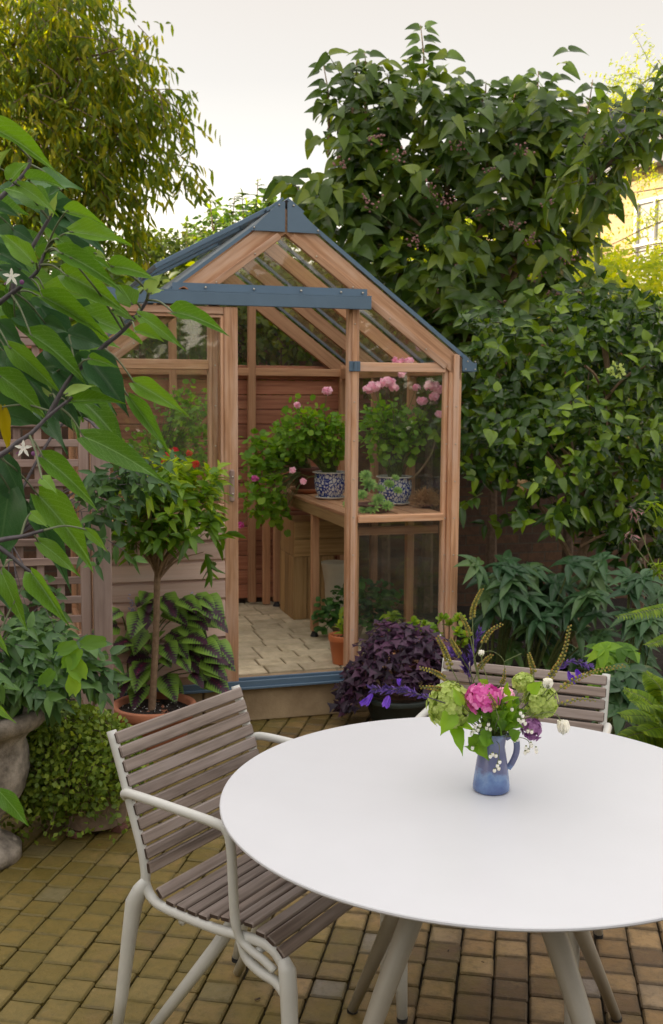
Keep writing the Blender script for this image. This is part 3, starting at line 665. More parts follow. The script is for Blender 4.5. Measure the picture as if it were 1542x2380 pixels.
balls('bolt', M['bolt'], h_, [G(DR-.032, DV-.045, 1.207), G(DR-.032, DV-.045, 1.127)], .0055)

# ---- staging bench inside, right
bn = thing('staging_bench', 'slatted cedar staging bench inside the greenhouse along its right side', 'bench', G(.7, 1.0, .18))
m = MB(); m.bar(G(.452, .12, .935), G(.452, 1.9, .935), .02, .062, UP, .003); m.build('front_rail', M['crate'], bn)
for u in (.478, .566, .654, .742, .830, .912):
    m = MB(); m.bar(G(u, .11, .975), G(u, 1.92, .975), .078, .018, UP, .002); m.build('slat', M['cedar_in'], bn)
for v in (.18, .92, 1.85):
    m = MB(); m.obox(G(.47, v+.03, .56), UP, GU, GV, .69, .042, .042, .003); o = m.build('leg', M['cedar_in'], bn)
    m = MB(); m.tube([G(.47, v+.03, .181), G(.47, v+.03, .20), G(.47, v+.03, .217)], [.026, .018, .012], 10); m.build('foot', M['foot_black'], o)
    m = MB(); m.bar(G(.47, v+.03, .895), G(.93, v+.03, .895), .03, .04, UP); m.build('bearer', M['cedar_in'], bn)
lb = thing('low_staging', 'cedar staging shelf behind the sliding door carrying the red geranium', 'shelf', G(-.6, .7, .18))
m = MB(); m.obox(G(-.6, .95, .93), GV, GU, UP, 1.6, .38, .025, .003); m.build('top', M['cedar_in'], lb)
for u, v in ((-.78, .2), (-.43, .2), (-.78, 1.7), (-.43, 1.7)):
    m = MB(); m.obox(G(u, v, .55), UP, GU, GV, .735, .04, .04, .003); m.build('leg', M['cedar_in'], lb)

# ================================================================ TRELLIS SCREEN
TR = R_(14); TU = Vector((math.cos(TR), math.sin(TR), 0)); TVv = Vector((-math.sin(TR), math.cos(TR), 0)); TO = Y(257, 1200, 4.45); TO.z = 0
def T_(u, v, z): return TO + TU*u + TVv*v + Vector((0, 0, z))
tr = thing('trellis_screen', 'weathered grey pink square lattice trellis panel with capped post', 'trellis', T_(-.3, 0, 0))
m = MB(); m.obox(T_(-.037, 0, .98), UP, TU, TVv, 1.94, .076, .076, .004); m.build('post', M['greywood'], tr)
m = MB(); m.obox(T_(-.037, 0, 1.955), TU, TVv, UP, .10, .10, .022, .006); m.obox(T_(-.037, 0, 1.972), TU, TVv, UP, .07, .07, .018, .006); m.build('post_cap', M['greywood'], tr)
m = MB()
for u in (-.105, -1.35): m.obox(T_(u, 0, .97), UP, TU, TVv, 1.78, .042, .04, .003)
for z in (.10, 1.84): m.obox(T_(-.727, 0, z), TU, UP, TVv, 1.2, .045, .04, .003)
m.build('frame', M['greywood'], tr)
m = MB(); z = .17
while z < 1.80: m.obox(T_(-.727, -.009, z), TU, UP, TVv, 1.205, .030, .016, .002, random.random()); z += .0815
u = -.205
while u > -1.33: m.obox(T_(u, .008, .97), UP, TU, TVv, 1.70, .030, .014, .002, random.random()); u -= .0815
m.build('lattice', M['greywood'], tr)
m = MB(); m.obox(T_(-.727, .0, 1.905), TU, TVv, UP, 1.25, .07, .02, .004); m.build('top_rail', M['greywood'], tr)

# ================================================================ REAR GARDEN WALL WITH TRELLIS
def brickwall(name, a, b_, z0, z1, th_, mat, label, cat='wall'):
    a = Vector(a); b_ = Vector(b_); ax = (b_-a).normalized(); ay = UP.cross(ax); L = (b_-a).length; m = MB()
    m.obox((a+b_)/2+UP*((z0+z1)/2), ax, ay, UP, L, th_, z1-z0)
    for k in range(len(m.f)): m.uv[k] = [((Vector(m.v[i])-a).dot(ax)+(Vector(m.v[i])-a).dot(ay), m.v[i][2]) for i in m.f[k]]
    o = m.build(name, M[mat]); return tag(o, label, cat) if label else o
brickwall('brick_wall', G(-3.5, 2.62, 0), G(7, 2.62, 0), -.03, 1.42, .22, 'brick_dark', 'old dark brick garden wall running behind the greenhouse')
wt = thing('wall_trellis', 'lattice trellis panel fixed on top of the rear brick wall', 'trellis', G(2.5, 2.62, 1.42))
m = MB()
for zz in (1.46, 2.02): m.obox(G(1.8, 2.62, zz), GU, UP, GV, 9, .05, .035)
for k in range(4): m.obox(G(-2.6+k*2.9, 2.62, 1.75), UP, GU, GV, .68, .07, .06)
m.build('frame', M['redboard'], wt)
m = MB()
for k in range(6): m.obox(G(1.8, 2.61, 1.55+k*.09), GU, UP, GV, 8.9, .032, .012)
u = -2.6
while u < 6.2: m.obox(G(u, 2.635, 1.75), UP, GU, GV, .6, .032, .012); u += .1
m.build('lattice', M['redboard'], wt)
brickwall('side_wall', (-5.2, 1.0, 0), (-5.2, 9.5, 0), -.03, 1.8, .22, 'brick_dark', 'brick side wall of the yard beyond the trellis screen')

# ================================================================ HOUSES
# unseen house block added on the left to keep the sun off the yard
t = thing('sun_blocker_house', 'unseen tall brick house added at the left to shade the garden', 'house', (-12, 3, 0))
o = brickwall('wall', (-12.0, -3, 0), (-12.0, 10.4, 0), -.03, 6.3, 4.5, 'brick_yellow', None); o.parent = t; o.matrix_parent_inverse = Matrix.Translation(-Vector(t.location))
m = MB(); m.poly([(-14.6, -3.2, 6.3), (-9.5, -3.2, 6.3), (-12, -3.2, 8.0)][::-1], 13.8, (0, 1, 0)); m.build('roof', M['slate'], t)
# sunlit yellow brick house on the right
h0 = Y(1420, 405, 22.0); h0.z = 0; hd = Vector((.42, -.907, 0)).normalized(); hn = Vector((-.907, -.42, 0)).normalized()
hs = thing('brick_house', 'sunlit yellow brick house with slate mansard roof beyond the garden', 'house', h0)
E_Z = Y(1420, 405, 22.0).z
def H(a, n, z): return h0 + hd*a + hn*n + UP*z
o = brickwall('wall', H(-5.2, -3, 0), H(12, -3, 0), 0, E_Z, 6, 'brick_yellow', None); o.parent = hs; o.matrix_parent_inverse = Matrix.Translation(-Vector(h0))
m = MB(); m.poly([H(-5.4, .25, E_Z+.05), H(-5.4, .25, E_Z-.12), H(-5.4, -6.3, E_Z-.12), H(-5.4, -4.4, E_Z+1.75), H(-5.4, -1.9, E_Z+1.75)], 17.5, hd); m.build('roof', M['slate'], hs)
m = MB(); m.bar(H(-5.4, .3, E_Z-.06), H(12.2, .3, E_Z-.06), .14, .12); m.build('gutter', M['lead'], hs)
def hwin(a, z, w_, h):
    m = MB()
    for zz in (z, z+h/2, z+h): m.bar(H(a-w_/2, .04, zz), H(a+w_/2, .04, zz), .08, .07)
    for aa in (a-w_/2, a+w_/2, a): m.bar(H(aa, .05, z-.03), H(aa, .05, z+h+.03), .07 if aa != a else .03, .07, hn)
    o = m.build('window', M['white_paint'], hs)
    m = MB(); m.bar(H(a-w_/2, .015, z+h/2), H(a+w_/2, .015, z+h/2), .02, h); m.build('pane', M['winglass'], o)
    m = MB(); m.bar(H(a-w_/2-.12, .07, z-.1), H(a+w_/2+.12, .07, z-.1), .2, .1); m.build('sill', M['white_paint'], o)
mm, n_, p_, _ = newmat('winglass'); p_.inputs['Base Color'].default_value = (.35, .35, .34, 1); p_.inputs['Roughness'].default_value = .05; p_.inputs['Specular IOR Level'].default_value = 1.0; M['winglass'] = mm
for a in (-3.6, -1.1, 1.4, 3.9): hwin(a, E_Z-2.35, 1.05, 1.65); hwin(a, E_Z-5.3, 1.05, 1.8)
# dormer on the roof
m = MB(); da = -1.5
m.obox(H(da, -.95, E_Z+.95), hd, hn, UP, 1.5, 1.3, 1.2); o = m.build('dormer', M['white_paint'], hs)
m = MB(); m.obox(H(da, -.92, E_Z+1.61), hd, hn, UP, 1.8, 1.5, .12, .03); m.build('flat_roof', M['lead'], o)
m = MB(); m.obox(H(da+.77, -.92, E_Z+.95), UP, hn, hd, 1.15, 1.25, .03); m.build('cheek', M['lead'], o)
m = MB(); m.obox(H(da, -.29, E_Z+1.0), hd, UP, hn, 1.0, .8, .03); m.build('pane', M['winglass'], o)
m = MB(); m.obox(H(2.3, -.95, E_Z+.8), hd, hn, UP, 1.4, 1.3, 1.2); o = m.build('dormer', M['white_paint'], hs)
m = MB(); m.obox(H(2.3, -.92, E_Z+1.46), hd, hn, UP, 1.7, 1.5, .12, .03); m.build('flat_roof', M['lead'], o)
m = MB(); m.obox(H(2.3, -.29, E_Z+.85), hd, UP, hn, 1.1, .9, .03); m.build('pane', M['winglass'], o)
# distant orange brick chimney block behind the greenhouse
c = Y(483, 552, 26); c2 = Y(520, 552, 26)
t = thing('brick_chimney', 'distant orange brick chimney block just left of the greenhouse ridge', 'chimney', (c.x, 26, 0))
m = MB(); m.obox((c.x+.1, 26.3, c.z/2), UP, Vector((1, 0, 0)), Vector((0, 1, 0)), c.z, 1.3, .6); 
for k in range(len(m.f)): m.uv[k] = [(m.v[i][0]+m.v[i][1], m.v[i][2]) for i in m.f[k]]
m.build('stack', M['brick_yellow'], t)
m = MB(); m.obox((c.x+.1, 26.3, c.z+.05), Vector((1, 0, 0)), Vector((0, 1, 0)), UP, 1.4, .7, .1); m.build('coping', M['sandstone'], t)

m = MB(); r3 = random.Random(11)
for k in range(170):
    x, y = r3.uniform(-1.6, 1.5), r3.uniform(1.9, 4.9)
    if y > 4.6+.3*x: continue
    a = r3.random()*6.28; L = r3.choice((.004, .006, .008, .016)); ax = Vector((math.cos(a), math.sin(a), r3.uniform(-.2, .2))).normalized(); ay = UP.cross(ax).normalized()
    m.obox((x, y, .0035), ax, ay, ax.cross(ay), L, L*.4, .0012)
tag(m.build('leaf_litter', plain('litter', (.10, .05, .02), .8, 0, .4, 60)), 'crumbs of dry leaf and grit scattered over the pavers', 'leaf litter', kind='stuff')
# ================================================================ TABLE
TC = Vector((.344, 2.246, 0)); TZ = .735; TRr = .58
tb = thing('round_table', 'round white outdoor table with splayed taupe legs in the foreground', 'table', TC)
m = MB(); m.lathe(TC, [(0.0, TZ-.011), (TRr-.012, TZ-.011), (TRr-.003, TZ-.0085), (TRr, TZ-.005), (TRr-.0006, TZ-.0015), (TRr-.0025, TZ), (0, TZ)], 160); m.build('tabletop', M['table_white'], tb)
M['leg_taupe'] = plain('leg_taupe', (.36, .335, .285), .45, 0, .05, 12, .05, 200)
for ft in ((.062, 2.634), (.745, 2.607), (-.03, 1.98), (.607, 1.729)):
    f = Vector((ft[0], ft[1], 0)); d = (f-TC).normalized(); m = MB()
    top = TC + d*.11 + UP*(TZ-.02); m.tube([top, top.lerp(f+UP*.03, .5), f+UP*.004], [.029, .0215, .0130], 14, True, flat=1.0); o = m.build('leg', M['leg_taupe'], tb, True)
    m = MB(); m.tube([f+UP*.010-d*.004, f+UP*.0005], [.0145, .0140], 12); m.build('foot', M['foot_black'], o)
m = MB(); m.lathe(TC, [(0, TZ-.04), (.235, TZ-.04), (.235, TZ-.012), (0, TZ-.012)], 40); m.build('under_frame', M['leg_taupe'], tb)

# ================================================================ CHAIRS
def make_chair(origin, S, label):
    S = Vector(S).normalized(); F = Vector((S.y, -S.x, 0)); origin = Vector(origin); W = .485
    P = lambda s, f, z: origin + S*s + F*f + UP*z
    ch = thing('garden_chair', label, 'chair', P(W/2, .2, 0), 'slatted chairs around the round table')
    def slats(name, ctrl, n, pitch):
        pts = bez([Vector((a, b, 0)) for a, b in ctrl], 12); m = MB(); e = MB()
        cum = [0]
        for i in range(1, len(pts)): cum.append(cum[-1]+(pts[i]-pts[i-1]).length)
        for k in range(n):
            s0 = pitch*.5+k*(cum[-1]-pitch)/(n-1); i = max(j for j in range(len(cum)) if cum[j] <= s0+1e-9); i = min(i, len(pts)-2)
            p = pts[i].lerp(pts[i+1], (s0-cum[i])/(cum[i+1]-cum[i])); t = (pts[i+1]-pts[i]).normalized()
            T3 = (F*t.x+UP*t.y).normalized(); N3 = S.cross(T3); 
            c = P(W/2, p.x, p.y)-N3*(.006 if N3.z > 0 or N3.dot(F) > 0 else -.006)
            r = random.random(); m.obox(c, S, T3, N3, W, pitch*.82, .013, .003, r)
            for sg in (-1, 1): e.obox(c+S*sg*(W/2+.0002), S, T3, N3, .001, pitch*.82-.006, .0075, 0, r)
        o = m.build(name, M['slat'], ch); e.build('end_grain', M['endgrain'], o)
    slats('backrest', [(0, .803), (.032, .72), (.066, .62), (.096, .53), (.110, .474)], 10, .0345)
    slats('seat', [(.126, .452), (.150, .430), (.195, .424), (.30, .420), (.40, .428), (.452, .421), (.497, .386)], 12, .0345)
    fm = MB()
    for s in (.004, W-.004):
        fm.tube([P(s, q, z) for q, z in bez2([(-.016, .80), (.014, .72), (.048, .62), (.078, .53), (.088, .475), (.088, .445), (.11, .415), (.16, .402), (.30, .396), (.40, .403), (.458, .395), (.492, .362)])], .012, 10, True, up=tuple(S))
    for f_, z in ((.2, .385), (.42, .38)):
        fm.tube([P(.0, f_, z), P(W, f_, z)], .009, 8)
    fm.build('frame', M['frame_white'], ch, True)
    for s, sg in ((0, -1), (W, 1)):
        q = lambda ds, f, z: P(s+sg*ds, f, z)
        a = MB()
        a.tube(bez([q(-.008, .052, .640), q(.000, .034, .650), q(.010, .040, .662), q(.016, .075, .667), q(.020, .20, .664), q(.020, .32, .657), q(.020, .350, .648), q(.019, .362, .61), q(.017, .366, .52), q(.014, .370, .44), q(.010, .382, .400), q(.008, .410, .382), q(.006, .440, .370), q(.004, .470, .352)], 5),
               [.009]*5+[.0112]*20+[.0112]*22+[.0095]*19, 12, True, up=tuple(UP)); a.build('arm', M['frame_white'], ch, True)
        l = MB(); l.tube([q(.000, .092, .46), q(.000, .075, .432), q(.002, .056, .395), q(.003, .040, .31), q(.002, .012, .15), q(.000, -.018, .006)], [.010, .0185, .0215, .0185, .0155, .0125], 12, True)
        o = l.build('leg', M['frame_white'], ch, True); g = MB(); g.tube([q(.000, -.017, .012), q(.000, -.0185, .0004)], [.0142, .0138], 12); g.build('foot', M['foot_black'], o)
        l = MB(); l.tube([q(.0, .490, .385), q(.0, .500, .362), q(.002, .506, .31), q(.002, .512, .15), q(.002, .518, .006)], [.013, .0195, .0195, .0170, .0135], 12, True)
        o = l.build('leg', M['frame_white'], ch, True); g = MB(); g.tube([q(.002, .518, .012), q(.002, .518, .0004)], [.0145, .0142], 12); g.build('foot', M['foot_black'], o)
        l = MB(); l.tube(bez([q(0, .375, .392), q(.0, .39, .356), q(.0, .43, .335), q(.0, .47, .325), q(.002, .502, .30)], 4), .0115, 10, True); l.build('stretcher', M['frame_white'], ch, True)
        l = MB(); l.tube([P(W/2+sg*.015, .26, .405), P(W/2+sg*.10, .19, .26), q(-.055, .03, .008)], [.020, .017, .013], 12, True); l.build('brace', M['frame_white'], ch, True)
    return ch
def bez2(pts, n=4): return [(v.x, v.y) for v in bez([Vector((a, b, 0)) for a, b in pts], n)]
make_chair((-.509, 2.467, 0), (.543, .84, 0), 'weathered slatted wood chair with white arms, near left of the table')
make_chair((.345, 3.195, 0), (.93, -.37, 0), 'slatted wood chair on the far side of the table behind the flowers')

# ================================================================ JUG AND FLOWERS
JB = Z(1142, 1836, TZ); JY = JB.y; SCJ = 1.0
m = MB(); prof = [(0.0, .0), (.036, .0), (.0405, .004), (.0405, .012), (.0385, .03), (.035, .055), (.0305, .085), (.0280, .098), (.0285, .104), (.0295, .112), (.031, .124), (.0325, .131), (.0315, .132), (.029, .124), (.026, .105), (.0, .100)]
m.lathe(JB+UP*.0005, prof, 48); jg = m.build('flower_jug', M['jug'], None, True); tag(jg, 'small blue grey glazed pottery jug holding cut flowers on the white table', 'jug')
m = MB(); m.tube(bez([JB+Vector((.029, 0, .118)), JB+Vector((.041, -.002, .124)), JB+Vector((.052, -.003, .112)), JB+Vector((.053, -.003, .088)), JB+Vector((.045, -.001, .064)), JB+Vector((.036, 0, .050))], 6), [.0052]*31, 10, True, flat=1.35); m.build('handle', M['jug'], jg, True)
def BQ(X, Yp, dy=0.0): return Y(790.2+.4375*X, 1349.2+.4375*Yp, JY+dy)
mouth = JB+UP*.118
def stem_to(m, p, r=.0013, k=.5):
    a = mouth+Vector(((p.x-mouth.x)*.12, (p.y-mouth.y)*.1, 0)); mid = a.lerp(p, .5)+UP*.012*k; m.tube(bez([a-UP*.03, a, mid, p], 4), r, 5, False)
def cluster(name, label, cat, c, r, mat, n, pr, sc=(1, 1, .9), petals=4, group=None, extra=None, front=False):
    root = thing(name, label, cat, mouth, group)
    d = rdir(n*3); d = d[(d[:, 2] > -.75)][:n]; n = len(d); P0 = np.array(c)+d*np.array(sc)*r*(.72+.34*RG.random((n, 1)))
    gs = []
    for k in range(petals):
        t1 = norm(np.cross(d, [[.31, .2, .93]])); t2 = np.cross(d, t1); an = 2*math.pi*k/petals + (np.arange(n)*1.7)[:, None]
        dirv = t1*np.cos(an)+t2*np.sin(an)+d*.25
        gs.append((RO, P0, dirv, d+RG.normal(size=(n, 3))*.1, pr*(.8+.4*RG.random(n)), pr*(.9+.2*RG.random(n)), .05, RG.random(n)))
    leaf_mesh('petals', mat, root, gs)
    m = MB(); stem_to(m, Vector(c)); m.build('stem', M['twig_green'], root); m = MB(); m.ball(c, r*.68, 12, 8, sc=sc); m.build('core', mat, root, True)
    return root
cluster('hydrangea_head', 'round bright pink hydrangea head at the centre of the bouquet', 'flower', BQ(765, 625, -.045), .036, M['pink'], 80, .0105)
cluster('hydrangea_head', 'big lime green hydrangea head at the left of the bouquet', 'flower', BQ(588, 665, -.005), .048, M['lime'], 260, .0105, (1, 1, 1.05))
cluster('hydrangea_head', 'lime green hydrangea head at the right of the bouquet', 'flower', BQ(1065, 640, .01), .036, M['lime'], 170, .0098, (1, 1, 1.05))
cluster('hydrangea_head', 'small lime hydrangea head behind the pink one, before the chair back', 'flower', BQ(975, 545, .05), .024, M['lime'], 100, .0078)
cluster('lilac_flower', 'dusky lilac flower cluster hanging right of the jug neck', 'flower', BQ(1020, 790, -.02), .017, M['lilac'], 46, .0095, (1.2, 1, 1.5))
cluster('hydrangea_head', 'pale pink hydrangea head half hidden behind the bright pink one', 'flower', BQ(880, 610, .015), .018, M['soft_pink'], 40, .009)
def spike(pts, dys, label, n=26, L=.0036):
    P_ = [BQ(x, y, d) for (x, y), d in zip(pts, dys)]; root = thing('seed_stem', label, 'seed stem', mouth, 'arching crocosmia seed stems in the bouquet')
    pth = bez(P_, 10); m = MB(); a = P_[0]
    stem = bez([mouth-UP*.02, mouth.lerp(a, .5)+UP*.004, a], 5)[:-1]+pth; nn = len(stem)
    m.tube(stem, [.0015-.0009*i/nn for i in range(nn)], 5, False); m.build('stem', M['twig_green'], root)
    m = MB(); q = MB(); s0 = int(len(pth)*.35); seg = pth[s0:]
    for k in range(n):
        t = k/(n-1)*(len(seg)-1.01); i = int(t); p = seg[i].lerp(seg[i+1], t-i); d = (seg[i+1]-seg[i]).normalized(); sd = d.cross(Vector((0, -1, 0))).normalized()*(1 if k % 2 else -1)
        rr_ = L*(1-.45*k/n); c = p+sd*rr_*1.1+Vector((0, random.uniform(-.6, .6)*rr_, 0)); m.ball(c, rr_, 6, 4)
        if random.random() < .55: q.ball(c+d*rr_*.9+sd*rr_*.3, rr_*.5, 5, 3)
    m.build('seed_pods', M['seed'], root, True); q.build('pod_tips', M['seed_orange'], root)
spike([(715, 440), (705, 200), (718, 120), (755, 45)], (0, .01, .01, .01), 'tallest upright seed stem of the bouquet, tip before the dark shrubs', 30)
spike([(690, 650), (590, 460), (555, 370), (518, 300)], (-.02, -.01, 0, 0), 'seed stem leaning left above the large lime hydrangea', 24, .0042)
spike([(708, 380), (690, 290), (668, 230), (640, 185)], (.01,)*4, 'short side spray of seeds left of the tallest stem', 20, .0034)
spike([(712, 420), (762, 330), (800, 270), (862, 230)], (.01, 0, 0, 0), 'seed spray branching right from the tallest stem', 18)
spike([(690, 480), (640, 400), (610, 350), (588, 308)], (.02,)*4, 'small orange seed spray just behind the dark salvia', 18, .0038)
spike([(640, 560), (560, 520), (500, 485), (425, 465)], (0, -.02, -.03, -.03), 'upper of the two low seed stems reaching left over the purple leaves', 20)
spike([(620, 610), (540, 580), (490, 570), (425, 566)], (0, -.02, -.03, -.03), 'lowest seed stem reaching left beside the salvia', 16, .0034)
spike([(985, 720), (1100, 540), (1185, 400), (1222, 240)], (-.02, 0, 0, .01), 'tall seed stem on the right rising above the far chair', 34, .0042)
spike([(1010, 725), (1180, 570), (1340, 490), (1512, 452)], (-.02, -.02, -.01, 0), 'longest seed stem reaching right across the far chair back', 34, .0036)
spike([(1030, 560), (1030, 490), (1015, 430), (1003, 388)], (.05,)*4, 'short upright seed stem before the middle of the chair back', 16, .004)
spike([(1060, 680), (1180, 655), (1270, 632), (1358, 638)], (.02, .02, .03, .03), 'thin low seed stem at right before the chair slats', 14, .003)
spike([(700, 560), (740, 470), (770, 430), (808, 395)], (.02,)*4, 'seed spray just above the pink hydrangea', 16, .0038)
spike([(845, 730), (828, 680), (812, 640), (790, 600)], (-.08,)*4, 'little seed sprig in front of the pink hydrangea', 14, .0034)
spike([(835, 570), (860, 545), (872, 520), (876, 470)], (0,)*4, 'brown seed sprig between the pink and lime hydrangeas', 14, .003)
def salvia(pts, dys, label, n, fl, bright=()):
    P_ = [BQ(x, y, d) for (x, y), d in zip(pts, dys)]; root = thing('salvia_stem', label, 'flower stem', mouth, 'purple salvia stems in the bouquet')
    pth = bez(P_, 10); m = MB(); m.tube(bez([mouth-UP*.02, mouth.lerp(P_[0], .5), P_[0]], 4)[:-1]+pth, .0013, 5, False); m.build('stem', M['twig_dark'], root)
    seg = pth[int(len(pth)*.28):]; PP = []; DD = []
    for k in range(n):
        t = random.random()*(len(seg)-1.01); i = int(t); p = seg[i].lerp(seg[i+1], t-i); d = (seg[i+1]-seg[i]).normalized(); q = Vector(rdir(1)[0]); q = (q-d*q.dot(d)).normalized()
        PP.append(p); DD.append(d*.9+q*.75+UP*.2)
    PP = np.array(PP); DD = np.array(DD); n_ = len(PP)
    leaf_mesh('florets', M['salvia'], root, [(LO2, PP, DD, rdir(n_), fl*(.6+.7*RG.random(n_)), fl*.42, .1, None)])
    if bright:
        gs = []
        for (x, y, L, dx, dz) in bright:
            c = np.array(BQ(x, y, dys[-1]))[None]
            for k in range(5): gs.append((RO, c, np.array([[dx+.25*math.cos(k*1.3), .25*math.sin(k*1.3), dz]]), rdir(1), L, L*.38, .1, None))
        leaf_mesh('open_florets', M['salvia_bright'], root, gs)
salvia([(600, 665), (450, 615), (320, 580), (170, 578)], (-.03, -.08, -.10, -.12), 'violet salvia stem arching far left past the table edge', 90, .017, [(318, 560, .018, -.1, 1), (175, 600, .028, -.55, -.8), (262, 610, .026, -.35, -.9), (150, 620, .022, -.7, -.6)])
salvia([(705, 600), (680, 500), (655, 420), (590, 380)], (.03,)*4, 'dark salvia stem above the left lime hydrangea', 110, .019)
salvia([(700, 560), (695, 440), (710, 350), (748, 270)], (.03,)*4, 'dark salvia stem rising behind the tallest seed stem', 70, .017)
salvia([(1010, 640), (1110, 520), (1230, 430), (1345, 462)], (.0, .01, .02, .02), 'dark salvia stem arching right above the chair back', 90, .012, [(1215, 480, .026, .35, -.9), (1255, 470, .022, .4, -.9), (1235, 500, .020, .1, -.9)])
# white ranunculus and white buds
def bloom(name, label, c, r, mat, stempts, n=26):
    root = thing(name, label, 'flower', mouth); d = rdir(n); d[:, 2] = np.abs(d[:, 2])*.6-.1; d = norm(d)
    c = Vector(c); lay = RG.random(n); P0 = np.array(c)[None]-d*0+np.array([[0, 0, -r*.8]]); nn = d.copy()
    dirv = norm(d*(.35+.55*lay)[:, None]+np.array([[0, 0, .8]])); leaf_mesh('petals', mat, root, [(leaf_template(4, 'round', .28, -.35), P0, dirv, -d, r*1.9, r*1.7, 0, None)])
    m = MB(); m.tube(bez([mouth]+[BQ(*q) for q in stempts]+[c-UP*r*.8], 6), .0012, 5, False); m.ball(c-UP*.001, r*.62, 8, 6); m.build('stem', M['twig_green'], root)
bloom('white_ranunculus', 'white ranunculus bloom nodding on a curved stem at the right', BQ(1187, 788, -.03), .0165, M['white_pet'], [(1000, 740, -.02), (1090, 700, -.03), (1160, 720, -.03)])
bloom('white_flower', 'white open flower above the right lime hydrangea', BQ(1105, 553, -.03), .012, M['white_pet'], [(1000, 700, 0)])
bloom('white_flower', 'small white butterfly-like flower on a thin tendril at the top', BQ(752, 392, 0), .008, M['white_pet'], [(800, 600, 0), (760, 450, 0)], 8)
m = MB(); m.tube(bez([mouth, BQ(860, 560), BQ(872, 432), BQ(815, 378), BQ(760, 380)], 8), .0006, 4, False); m.tube(bez([BQ(872, 432), BQ(905, 415), BQ(965, 388)], 6), .0006, 4, False); tag(m.build('tendril', M['twig_green']), 'curling green pea tendril standing above the bouquet', 'tendril')
def bells(label, pts, stem):
    root = thing('white_bells', label, 'flower sprig', mouth, 'white bell flower sprigs in the bouquet'); m = MB(); g = MB(); s = MB()
    for (x, y) in pts:
        c = BQ(x, y, -.05); m = MB(); m.ball(c, .0042, 8, 6, sc=(.9, .9, 1.15)); bo = m.build('bell', M['white_pet'], root, True); g = MB(); g.ball(c+UP*.004, .0024, 6, 4); g.build('calyx', M['twig_green'], bo)
    s.tube(bez([mouth]+[BQ(x, y, -.045) for x, y in stem], 5), .0008, 4, False)
    s.build('stem', M['twig_green'], root)
bells('white bell flowers lying along the left side of the jug neck', [(720, 775), (735, 795), (745, 770), (790, 765), (800, 790), (780, 785), (712, 800), (556, 735), (700, 815)], [(760, 800), (700, 790), (560, 735)])
bells('white bell flowers hanging down the front of the jug', [(812, 925), (830, 932), (850, 965), (838, 985), (845, 1000), (822, 1010), (800, 935), (705, 890)], [(845, 870), (845, 930), (830, 1005)])
bells('white bell flowers hanging beside the jug handle', [(1000, 905), (985, 915), (1020, 880), (1042, 895), (1045, 910), (990, 890), (1015, 870), (930, 850), (945, 845)], [(930, 830), (1000, 850), (1010, 900)])
bells('white bell flowers in front of the right lime hydrangea', [(960, 705), (972, 720), (950, 740), (962, 750), (975, 745), (1000, 800), (1020, 805), (915, 685), (985, 760)], [(930, 780), (955, 740), (965, 705)])
# bouquet foliage
def one_leaf(P0, tip, wid, nrm, tpl=AC, bend=.05, rnd=.5): P0 = np.array(P0)[None]; d = np.array(tip)[None]-P0; return (tpl, P0, d, np.array(nrm)[None], float(np.linalg.norm(d)), wid, bend, np.array([rnd]))
gs = []; sm = MB()
for (a, b, wd, rn) in (((598, 700), (540, 815), .040, .75), ((610, 775), (655, 912), .030, .5), ((700, 830), (795, 950), .036, .6), ((680, 880), (735, 905), .03, .35), ((745, 820), (830, 860), .04, .3), ((1010, 590), (1070, 535), .028, .8), ((870, 590), (915, 545), .03, .8), ((720, 750), (690, 690), .03, .5),
                       ((640, 770), (710, 780), .018, .8), ((650, 660), (600, 560), .022, .9), ((870, 640), (955, 610), .012, .7), ((820, 740), (890, 690), .03, .3), ((880, 740), (930, 690), .03, .4), ((900, 760), (970, 770), .028, .3), ((780, 560), (745, 520), .02, .8), ((860, 800), (850, 720), .03, .2), ((800, 840), (720, 860), .032, .25), ((910, 830), (960, 800), .03, .2)):
    p = BQ(*a, -.04 + random.uniform(-.02, .02)); q = BQ(*b, -.06+random.uniform(-.02, .02)); gs.append(one_leaf(p, q, wd, Vector((random.uniform(-.4, .4), -1, .7)), AC, .05, rn)); stem_to(sm, p, .0011)
nb = 130; c0 = np.array(BQ(830, 720, .0)); P0 = c0+rdir(nb)*np.array([.055, .03, .028])*RG.random((nb, 1))**.4; dd = norm(P0-np.array(mouth)+RG.normal(size=(nb, 3))*.03)
gs.append((OV, P0, dd, rdir(nb)+np.array([[0, -.8, .8]]), .022+.02*RG.random(nb), .011+.008*RG.random(nb), .1, RG.random(nb)))
bf = thing('bouquet_foliage', 'green leaves filling the flower bouquet around the jug mouth', 'foliage', mouth)
leaf_mesh('leaves', M['geranium'], bf, gs); sm.build('stems', M['twig_green'], bf)

